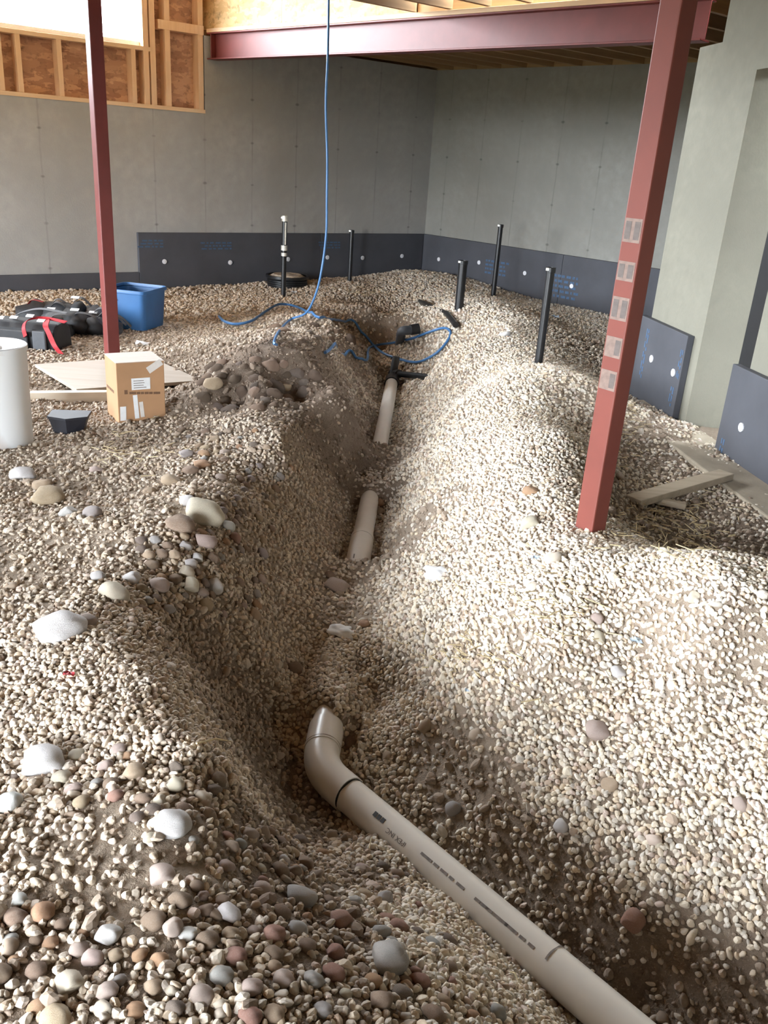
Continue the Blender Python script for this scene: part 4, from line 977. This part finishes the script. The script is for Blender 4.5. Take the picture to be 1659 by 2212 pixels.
BIG = [
 (130,1370,112,74,'white','big pale boulder on the sunlit left bank'),
 (50,1032,52,44,'white','pale grey rock below the white drum'),
 (92,1052,42,40,'tan','tan upright rock touching the pale grey rock'),
 (100,1082,72,36,'tan','flat tan rock in front of the upright tan rock'),
 (148,1110,38,28,'white','white rock right of the flat tan rock'),
 (200,1112,42,36,'lilac','lilac grey round rock beside a white one'),
 (210,1020,32,26,'pink','small pinkish rock on the dusty left floor'),
 (370,1043,46,34,'tan','smooth tan rock at the edge of the left bank'),
 (322,1065,30,20,'tan','small tan rock half sunk in dust left of the bank edge'),
 (405,1086,38,22,'white','clean white stone lying against the largest tan rock'),
 (438,1116,88,52,'cream','largest smooth tan rock on the left bank'),
 (385,1140,66,32,'brown','brown wedge shaped rock under the largest tan rock'),
 (440,1172,52,38,'pink','pinkish grey oval rock below the largest tan rock'),
 (400,1183,30,17,'white','small white oval stone left of the pinkish oval rock'),
 (491,1139,34,22,'white','white oblong stone right of the largest tan rock'),
 (506,1166,24,28,'red','reddish stone below the white oblong stone'),
 (436,1009,38,30,'orange','orange tan oval cobble high on the left bank'),
 (402,984,32,22,'lilac','lilac grey cobble above the orange tan oval'),
 (441,984,26,22,'orange','small orange cobble right of the lilac grey cobble'),
 (412,1021,36,26,'brown','brown oval cobble below the lilac grey cobble'),
 (377,1203,28,26,'tan','tan cobble left of the split white pair'),
 (424,1208,26,24,'white','upper stone of the split white pair'),
 (411,1222,32,18,'white','lower stone of the split white pair'),
 (457,1210,30,32,'brown','brown cobble right of the split white pair'),
 (400,1240,38,26,'cream','cream cobble just above the stone with a dark hollow'),
 (409,1268,36,42,'cream','cream stone with a dark hollow in its face'),
 (463,1268,38,34,'white','half white half grey cobble right of the hollowed stone'),
 (437,1282,26,24,'pink','small pink cobble between the hollowed and half white stones'),
 (342,1268,46,36,'pink','pinkish angular rock left of the hollowed stone'),
 (247,1288,66,48,'cream','big cream rounded rock with a chipped underside'),
 (286,1252,40,28,'white','white rock with a dark underside above the big cream rock'),
 (210,1247,32,22,'white','white rock left of the big cream rock'),
 (190,1345,44,34,'pink','pinkish angular rock right of the big pale boulder'),
 (725,1271,52,38,'pink','pale pink rounded rock alone in the middle of the trench'),
 (372,1786,82,60,'white','bright white rock on the left bank opposite the elbow'),
 (88,1655,95,66,'white','large white rock at the left edge of the near bank'),
 (226,1660,36,32,'pink','pinkish round cobble right of the large white rock'),
 (288,1672,54,36,'tan','tan cobble with orange tint on the near left bank'),
 (22,1740,56,52,'white','white rock cut by the left edge of the near bank'),
 (376,1700,42,36,'cream','pale cobble above the bright white rock'),
 (346,1732,32,28,'cream','cream pebble directly above the bright white rock'),
 (494,1977,52,42,'white','white round rock at the shadow edge of the near bank'),
 (405,2021,40,34,'white','smaller white round stone left of the white round rock'),
 (233,2027,54,48,'white','white and reddish split rock low on the near bank'),
 (372,2010,44,44,'pink','pink rock with a hollow next to the smaller white stone'),
 (443,1970,34,34,'brown','brown round cobble above the smaller white stone'),
 (437,1938,26,26,'pink','pinkish pebble above the brown round cobble'),
 (347,1898,62,44,'pink','pinkish rock half buried in the dusty hollow'),
 (645,1942,72,46,'grey','speckled grey oval rock in the shaded bank'),
 (836,2086,84,96,'grey','large egg shaped grey rock by the near pipe'),
 (818,2168,52,60,'brown','brown rounded rock below the egg shaped rock'),
 (735,1994,54,48,'red','reddish angular rock in the shaded near bank'),
 (642,2012,48,38,'grey','greyish pink cobble below the speckled grey oval'),
 (664,1984,24,24,'orange','small orange pebble above the greyish pink cobble'),
 (829,1948,36,48,'grey','pale grey angular stone near the pipe'),
 (766,1950,32,26,'grey','pale grey cobble left of the angular stone by the pipe'),
 (721,2062,44,40,'red','rusty red stone left of the egg shaped rock'),
 (612,1862,26,26,'white','pale small cobble in the dark left slope'),
 (655,1868,44,36,'brown','brown cobble next to the pale small cobble'),
 (147,2132,62,52,'cream','cream rock low in the left corner'),
 (202,2074,46,42,'pink','pink rock above the cream corner rock'),
 (40,1950,36,36,'white','white cobble near the left edge, below the dusty hollow'),
 (122,2202,66,50,'tan','tan rock cut by the lower edge'),
 (250,2068,34,32,'tan','tan cobble right of the pink corner rock'),
 (977,2126,26,26,'red','small red stone among pale gravel beside the near pipe'),
 (1072,2192,40,40,'grey','grey rock beside the near pipe at the lower edge'),
 (1143,1138,48,42,'cream','cream rock on the gravel ridge left of the red column'),
 (1195,1210,40,34,'cream','tan cream rock on the ridge below the red column'),
 (1292,1580,52,46,'pink','pale pink rock alone on the lit right slope'),
 (1335,1453,32,30,'white','white rock on the lit right slope above the pink one'),
 (1289,1337,28,24,'pink','pinkish pebble high on the right slope'),
 (1294,1376,28,24,'cream','cream pebble under the pinkish one on the right slope'),
 (980,1749,34,34,'grey','round grey stone in bare soil right of the pipe'),
 (912,1808,38,30,'tan','tan rounded stone close to the upper pipe edge'),
 (920,1571,32,46,'tan','upright tan stone where gravel meets bare soil'),
 (1369,1990,48,70,'red','reddish broken brick like rock on the right bank'),
 (1500,1291,30,22,'cream','cream rock on the ridge crest at the right'),
 (1151,1270,26,22,'cream','small cream rock on the slope right of the trench'),
 (1318,1698,40,30,'tan','tan flat rock low on the lit right slope'),
 (1600,1740,34,30,'pink','pinkish rock near the right edge of the slope'),
 (1212,1785,34,30,'white','white cobble at the foot of the lit right slope'),
 (1090,725,26,20,'white','pale rock on the far gravel by the slim pipe'),
 (822,1107,19,20,'cream','cream pebble right of the middle pipe'),
 (820,1086,18,18,'orange','brown pebble right of the middle pipe'),
 (755,1611,36,28,'brown','brown cobble beside the short upright pipe stub'),
 (836,1637,24,24,'tan','tan pebble further right of the pipe stub'),
 (634,1446,36,32,'brown','brown round stone at the foot of the left slope'),
 (788,1350,26,18,'orange','orange brown pebble in the trench bottom'),
 (798,1298,22,18,'cream','cream pebble above the orange brown one in the trench'),
 (713,1246,26,18,'brown','brownish stone above the pale pink trench rock'),
 (1146,1064,36,20,'orange','brown earthy clod on the ridge left of the column'),
 (487,881,18,16,'white','white stone at the foot of the dirt mound'),
 (618,838,20,22,'tan','tan round stone on the side of the dirt mound'),
 (458,832,40,26,'tan','tan clod on the left end of the dirt mound'),
 (550,850,28,24,'brown','brown round clod low on the dirt mound'),
]
for b in BIG: put_rock(*b)
_sh = [short_name(b[5]) for b in BIG]
REFS[:] = [(b[0], b[1], q) for b, q in zip(BIG, _sh) if _sh.count(q) == 1 and len(q.split()) > 1]
REFS += [(697, 1670, 'pipe elbow'), (575, 800, 'far dirt mound'), (290, 850, 'cardboard box'), (640, 690, 'hanging blue hose')]

# smaller cobbles, scattered where the banks show them
def in_zone(poly, n, szr, cols, label, grp, sink=.35, name='cobble'):
    xs = [p[0] for p in poly]; ys = [p[1] for p in poly]; k = 0; tries = 0
    while k < n and tries < n*60:
        tries += 1; x = random.uniform(min(xs), max(xs)); y = random.uniform(min(ys), max(ys)); ins = False; j = len(poly)-1
        for i in range(len(poly)):
            if (poly[i][1] > y) != (poly[j][1] > y) and x < (poly[j][0]-poly[i][0])*(y-poly[i][1])/(poly[j][1]-poly[i][1])+poly[i][0]: ins = not ins
            j = i
        if not ins: continue
        g = on_ground(x, y); sz = random.uniform(*szr)
        dep = (g-CAM) @ (RM @ np.array([0, 0, 1.]))
        if any((g[0]-a)**2+(g[1]-b_)**2 < (sz/2*.9+r_)**2*.8 for a, b_, r_ in rocks_xy): continue
        w = sz*F/dep
        h_ = w*random.uniform(.6, .9); cl = random.choice(cols)
        put_rock(x, y, w, h_, cl, cobble_label(x, y, w, h_, cl, sz, 'clod' if 'clod' in name else 'cobble'), 'clod' if 'clod' in name else 'cobble', name, grp, sink, random.choice(RMC if 'clod' in name else RM2)); k += 1
in_zone([(380,930),(560,930),(640,1010),(600,1060),(560,1330),(300,1330),(300,1160),(450,1150),(470,1010),(380,960)], 105, (.03, .062), ['brown','brown','tan','pink','lilac','grey','orange','dark'],
        'small dusty cobble spilled down the left bank beside the trench', 'cobbles on the left bank')
in_zone([(150,1600),(470,1660),(520,1760),(900,1900),(1000,2080),(1080,2212),(0,2212),(0,1950),(180,1980),(330,1990),(420,1900),(250,1760),(0,1700)], 120, (.025, .05), ['brown','brown','pink','tan','red','grey','orange','cream','dark'],
        'small rounded cobble in the near left bank below the elbow', 'cobbles in the near left bank')
in_zone([(430,800),(540,770),(690,800),(640,880),(480,890),(420,850)], 40, (.05, .12), ['soil','soil','soil','brown','dark'],
        'dusty brown clod embedded in the far dirt mound', 'clods in the dirt mound', .5, 'dirt_clod')
in_zone([(580,700),(650,690),(760,700),(760,740),(650,750)], 14, (.06, .13), ['soil','dark','brown'],
        'brown soil clod lying under the blue hose', 'clods under the hose', .6, 'dirt_clod')

# chalky white heap, scraps
g = on_ground(950, 1242); o = blob((g[0], g[1], g[2]), (.065, .05, .03), M_CHALK, None, 'chalk_lump', 5, .6, 3); tag(o, 'chalky white lump crumbled on the gravel right of the trench', 'lump')
g = on_ground(738, 1366); o = blob((g[0]+.0, g[1], g[2]+.005), (.04, .06, .02), M_CHALK, None, 'chalk_lump', 8, .6, 3); tag(o, 'white chalky lump over the buried pipe in the trench', 'lump')
def scrap(px, py, w, label, mat, name):
    g = on_ground(px, py); mb = MB(); n = 5; vs = []; fs = []
    for i in range(n):
        for j in range(n): vs.append((g[0]+(i/(n-1)-.5)*w*(1+random.uniform(-.15, .15)), g[1]+(j/(n-1)-.5)*w*.7, g[2]+.012+random.uniform(0, .3)*w))
    for i in range(n-1):
        for j in range(n-1): fs.append((i*n+j, (i+1)*n+j, (i+1)*n+j+1, i*n+j+1))
    mb.add(vs, fs); tag(mb.build(name, mat, None, smooth=True), label, 'scrap')
scrap(306, 748, .11, 'white paper scrap on the floor behind the cardboard box', M_LABEL, 'paper_scrap')
scrap(1198, 688, .09, 'bluish plastic scrap on the far right gravel', M_SCRAP, 'plastic_scrap')
scrap(1154, 1212, .035, 'tiny bluish plastic scrap on the ridge below the column', M_SCRAP, 'plastic_scrap')
scrap(1372, 1392, .04, 'blue grey plastic scrap on the right slope', M_SCRAP, 'plastic_scrap')
scrap(1010, 1498, .022, 'pale blue fleck in the gravel above the bare soil', M_SCRAP, 'plastic_scrap')
scrap(150, 1465, .03, 'small orange red scrap on the bright left bank', M_STRAP, 'plastic_scrap')
scrap(635, 634, .07, 'white paper scrap at the foot of the taped pipe', M_LABEL, 'paper_scrap')

# straw: three blades that stand out, the rest as loose stuff
def blade(px0, py0, px1, py1, r, label):
    a, b_ = on_ground(px0, py0)+Z3*.03, on_ground(px1, py1)+Z3*.035; mb = MB(); mb.tube([a, (a+b_)/2+Z3*.012, b_], [r, r*1.2, r*.5], 5)
    tag(mb.build('straw_blade', M_STRAW, None), label, 'straw')
blade(425, 1627, 500, 1622, .0028, 'long straw blade lying on the shaded trench edge')
blade(1100, 2118, 1116, 2143, .0022, 'short yellow straw blade beside the near pipe')
blade(796, 1850, 803, 1826, .0016, 'short straw blade standing at the lower pipe edge')
for (cx, cy, sx, sy, n, where) in ((1450, 1130, 130, 90, 220, 'over the soil by the propped board'), (1340, 900, 40, 110, 140, 'behind the red column'), (1010, 1420, 120, 60, 60, 'on the gravel in the trench bend'),
        (500, 690, 80, 40, 110, 'on the lit floor near the hose end'), (290, 975, 150, 40, 60, 'on the floor in front of the box'), (1180, 1330, 160, 100, 60, 'on the slope below the column'), (800, 632, 110, 12, 60, 'on the back floor before the corner')):
    mb = MB()
    for _ in range(n):
        g = on_ground(random.gauss(cx, sx*.5), random.gauss(cy, sy*.5)); a_ = random.uniform(0, 6.28); l = random.uniform(.02, .08)
        if (g-C0) @ NCW < .36 or g[1] > 11.5: continue
        q = np.array([math.cos(a_), math.sin(a_), random.uniform(-.1, .25)])*l
        mb.box(g+Z3*.014, q, np.array([-q[1], q[0], 0])/l*.003, Z3*.003)
    if mb.v: tag(mb.build('straw', M_STRAW, None), 'loose straw scattered '+where, None, None, 'stuff')

# ================================================================ gravel
def scatter():
    xs = []; ys = []; sz = []
    def grid(x0, x1, y0, y1, st):
        X, Y = np.meshgrid(np.arange(x0, x1, st), np.arange(y0, y1, st)); X = X+RNG.uniform(-.5, .5, X.shape)*st; Y = Y+RNG.uniform(-.5, .5, Y.shape)*st
        return X.ravel(), Y.ravel()
    for (y0, y1, st, s0) in ((.7, 3.2, .0142, .0112), (3.2, 5.2, .0165, .0114), (5.2, 8.0, .0205, .0132), (8.0, 13.2, .030, .0175)):
        X, Y = grid(-6, 6.5, y0, y1, st); k = np.ones(len(X), bool)
        Zg = Hbase(X, Y) if len(X) < 0 else np.zeros(len(X)); P = np.stack([X, Y, Zg], 1); u, v_, dd = proj(P)
        k = (u > -1000) & (u < 2300) & (v_ < 3000) & (dd > .3)
        k &= ((P-COR) @ NA > .06) & ((P-COR) @ NB > .06) & (((P-C0) @ NCW > -.05) | (Y > 6.75))
        X, Y = X[k], Y[k]; xs.append(X); ys.append(Y); sz.append(np.full(len(X), s0))
    X = np.concatenate(xs); Y = np.concatenate(ys); S = np.concatenate(sz)
    cov, tone = zones(X, Y)
    rr = RNG.random(len(X)); k = rr < np.clip(cov*1.2-.05+fbm(X, Y, 4, 71, 3)*.3*np.minimum(cov*4, 1), .0, 1)
    crumb = ~k & (RNG.random(len(X)) < .4); k = k | crumb      # bare soil breaks into crumbs of its own colour
    X, Y, S, tone, crumb = X[k], Y[k], S[k], tone[k], crumb[k]
    # keep clear of the pipe run and the stones
    Z = Ht(X, Y); k = np.ones(len(X), bool)
    for a, b_ in ((EL, NEAR), (EL, FAR)):
        ab = (b_-a); L2_ = ab @ ab; P = np.stack([X, Y, Z], 1); t_ = np.clip(((P-a) @ ab)/L2_, 0, 1); dist = np.linalg.norm(P-a-t_[:, None]*ab, axis=1); k &= dist > RP+.002
    for a, b_, r_ in rocks_xy: k &= (X-a)**2+(Y-b_)**2 > (r_*.75)**2
    X, Y, S, Z, tone, crumb = X[k], Y[k], S[k], Z[k], tone[k], crumb[k]
    n = len(X); big = RNG.random(n); S = S*RNG.uniform(.62, 1.12, n)*np.where(big > .985, 1.7, 1)*np.where(crumb, np.where(RNG.random(n) > .93, 1.7, .62), 1)
    ex = .02; gxx = (Ht(X+ex, Y)-Ht(X-ex, Y))/(2*ex); gyy = (Ht(X, Y+ex)-Ht(X, Y-ex))/(2*ex)
    rot = np.stack([np.arctan(gyy)+RNG.normal(0, .45, n), -np.arctan(gxx)+RNG.normal(0, .45, n), RNG.uniform(0, 6.28, n)], 1)
    scl = S[:, None]*np.stack([RNG.uniform(.9, 1.3, n), RNG.uniform(.75, 1.05, n), RNG.uniform(.5, .85, n)], 1)
    pal = np.array([(.72, .63, .50), (.66, .59, .49), (.60, .55, .48), (.66, .54, .40), (.76, .70, .61), (.50, .39, .30), (.60, .49, .42), (.45, .40, .35)])
    wts = np.array([.24, .2, .13, .13, .12, .07, .07, .04])
    col = pal[RNG.choice(len(pal), n, p=wts)]*RNG.uniform(.78, 1.06, n)[:, None]
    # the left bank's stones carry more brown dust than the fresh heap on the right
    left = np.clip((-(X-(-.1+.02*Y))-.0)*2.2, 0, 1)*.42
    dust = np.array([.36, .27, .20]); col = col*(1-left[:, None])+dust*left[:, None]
    # low tone browns the stones: soil coating, plus left slope shade put into colour
    soil_shade = np.clip((.42-tone)*2.6, 0, .72)[:, None]; col = col*(1-soil_shade)+np.array([.215, .15, .105])*soil_shade
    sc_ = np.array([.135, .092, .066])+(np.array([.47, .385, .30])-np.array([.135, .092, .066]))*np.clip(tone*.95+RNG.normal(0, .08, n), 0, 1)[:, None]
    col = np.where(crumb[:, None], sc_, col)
    return np.stack([X, Y, Z+scl[:, 2]*.35], 1), rot, scl, np.clip(col, 0, 1)
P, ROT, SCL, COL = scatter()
print('gravel stones', len(P))
def gravel_object(name, idx, label):
    me = bpy.data.meshes.new(name); n = len(idx); me.vertices.add(n); me.vertices.foreach_set('co', P[idx].ravel().astype(np.float32))
    for nm, arr in (('rot', ROT), ('scl', SCL)):
        a = me.attributes.new(nm, 'FLOAT_VECTOR', 'POINT'); a.data.foreach_set('vector', arr[idx].ravel().astype(np.float32))
    a = me.attributes.new('pcol', 'FLOAT_COLOR', 'POINT'); a.data.foreach_set('color', np.concatenate([COL[idx], np.ones((n, 1))], 1).ravel().astype(np.float32))
    a = me.attributes.new('pick', 'INT', 'POINT'); a.data.foreach_set('value', RNG.integers(0, 7, n).astype(np.int32))
    me.materials.append(M_GRAVEL)
    o = bpy.data.objects.new(name, me); C.objects.link(o); md = o.modifiers.new('pebbles', 'NODES'); md.node_group = GN
    return tag(o, label, None, None, 'stuff')
M_GRAVEL, nt, b = new_mat('gravel_stone')
a = nt.nodes.new('ShaderNodeAttribute'); a.attribute_name = 'pcol'; a.attribute_type = 'INSTANCER'
n = noise_n(nt, obj_vec(nt), 1.4, 3); nt.links.new(mix_n(nt, math_n(nt, 'MULTIPLY', ramp_n(nt, n, .45, .8), .4), a.outputs['Color'], (.36, .28, .21)), b.inputs['Base Color'])
b.inputs['Roughness'].default_value = .85; b.inputs['Specular IOR Level'].default_value = .25
GN = bpy.data.node_groups.new('pebble_scatter', 'GeometryNodeTree')
GN.interface.new_socket('Geometry', in_out='INPUT', socket_type='NodeSocketGeometry'); GN.interface.new_socket('Geometry', in_out='OUTPUT', socket_type='NodeSocketGeometry')
N = GN.nodes; Lk = GN.links.new
gi = N.new('NodeGroupInput'); go = N.new('NodeGroupOutput'); g2i = N.new('GeometryNodeGeometryToInstance')
for k in range(7):
    ico = N.new('GeometryNodeMeshIcoSphere'); ico.inputs['Radius'].default_value = 1; ico.inputs['Subdivisions'].default_value = 2
    pos = N.new('GeometryNodeInputPosition'); nz = N.new('ShaderNodeTexNoise'); nz.noise_dimensions = '4D'; nz.inputs['W'].default_value = 3.7*k+1; nz.inputs['Scale'].default_value = .75; nz.inputs['Detail'].default_value = 1
    Lk(pos.outputs[0], nz.inputs['Vector'])
    sub = N.new('ShaderNodeVectorMath'); sub.operation = 'SUBTRACT'; sub.inputs[1].default_value = (.5, .5, .5); Lk(nz.outputs['Color'], sub.inputs[0])
    sc_ = N.new('ShaderNodeVectorMath'); sc_.operation = 'SCALE'; sc_.inputs['Scale'].default_value = 1.25; Lk(sub.outputs[0], sc_.inputs[0])
    sp = N.new('GeometryNodeSetPosition'); Lk(ico.outputs['Mesh'], sp.inputs['Geometry']); Lk(sc_.outputs[0], sp.inputs['Offset'])
    ss = N.new('GeometryNodeSetShadeSmooth'); Lk(sp.outputs[0], ss.inputs[0]); ss.inputs['Shade Smooth'].default_value = (k in (0, 3))
    sm = N.new('GeometryNodeSetMaterial'); sm.inputs['Material'].default_value = M_GRAVEL; Lk(ss.outputs[0], sm.inputs[0]); Lk(sm.outputs[0], g2i.inputs[0])
iop = N.new('GeometryNodeInstanceOnPoints'); iop.inputs['Pick Instance'].default_value = True
Lk(gi.outputs[0], iop.inputs['Points']); Lk(g2i.outputs[0], iop.inputs['Instance'])
def named(nm, ty):
    q = N.new('GeometryNodeInputNamedAttribute'); q.data_type = ty; q.inputs['Name'].default_value = nm; return q.outputs['Attribute']
Lk(named('pick', 'INT'), iop.inputs['Instance Index']); Lk(named('scl', 'FLOAT_VECTOR'), iop.inputs['Scale'])
e2r = N.new('FunctionNodeEulerToRotation'); Lk(named('rot', 'FLOAT_VECTOR'), e2r.inputs[0]); Lk(e2r.outputs[0], iop.inputs['Rotation'])
Lk(iop.outputs[0], go.inputs[0])
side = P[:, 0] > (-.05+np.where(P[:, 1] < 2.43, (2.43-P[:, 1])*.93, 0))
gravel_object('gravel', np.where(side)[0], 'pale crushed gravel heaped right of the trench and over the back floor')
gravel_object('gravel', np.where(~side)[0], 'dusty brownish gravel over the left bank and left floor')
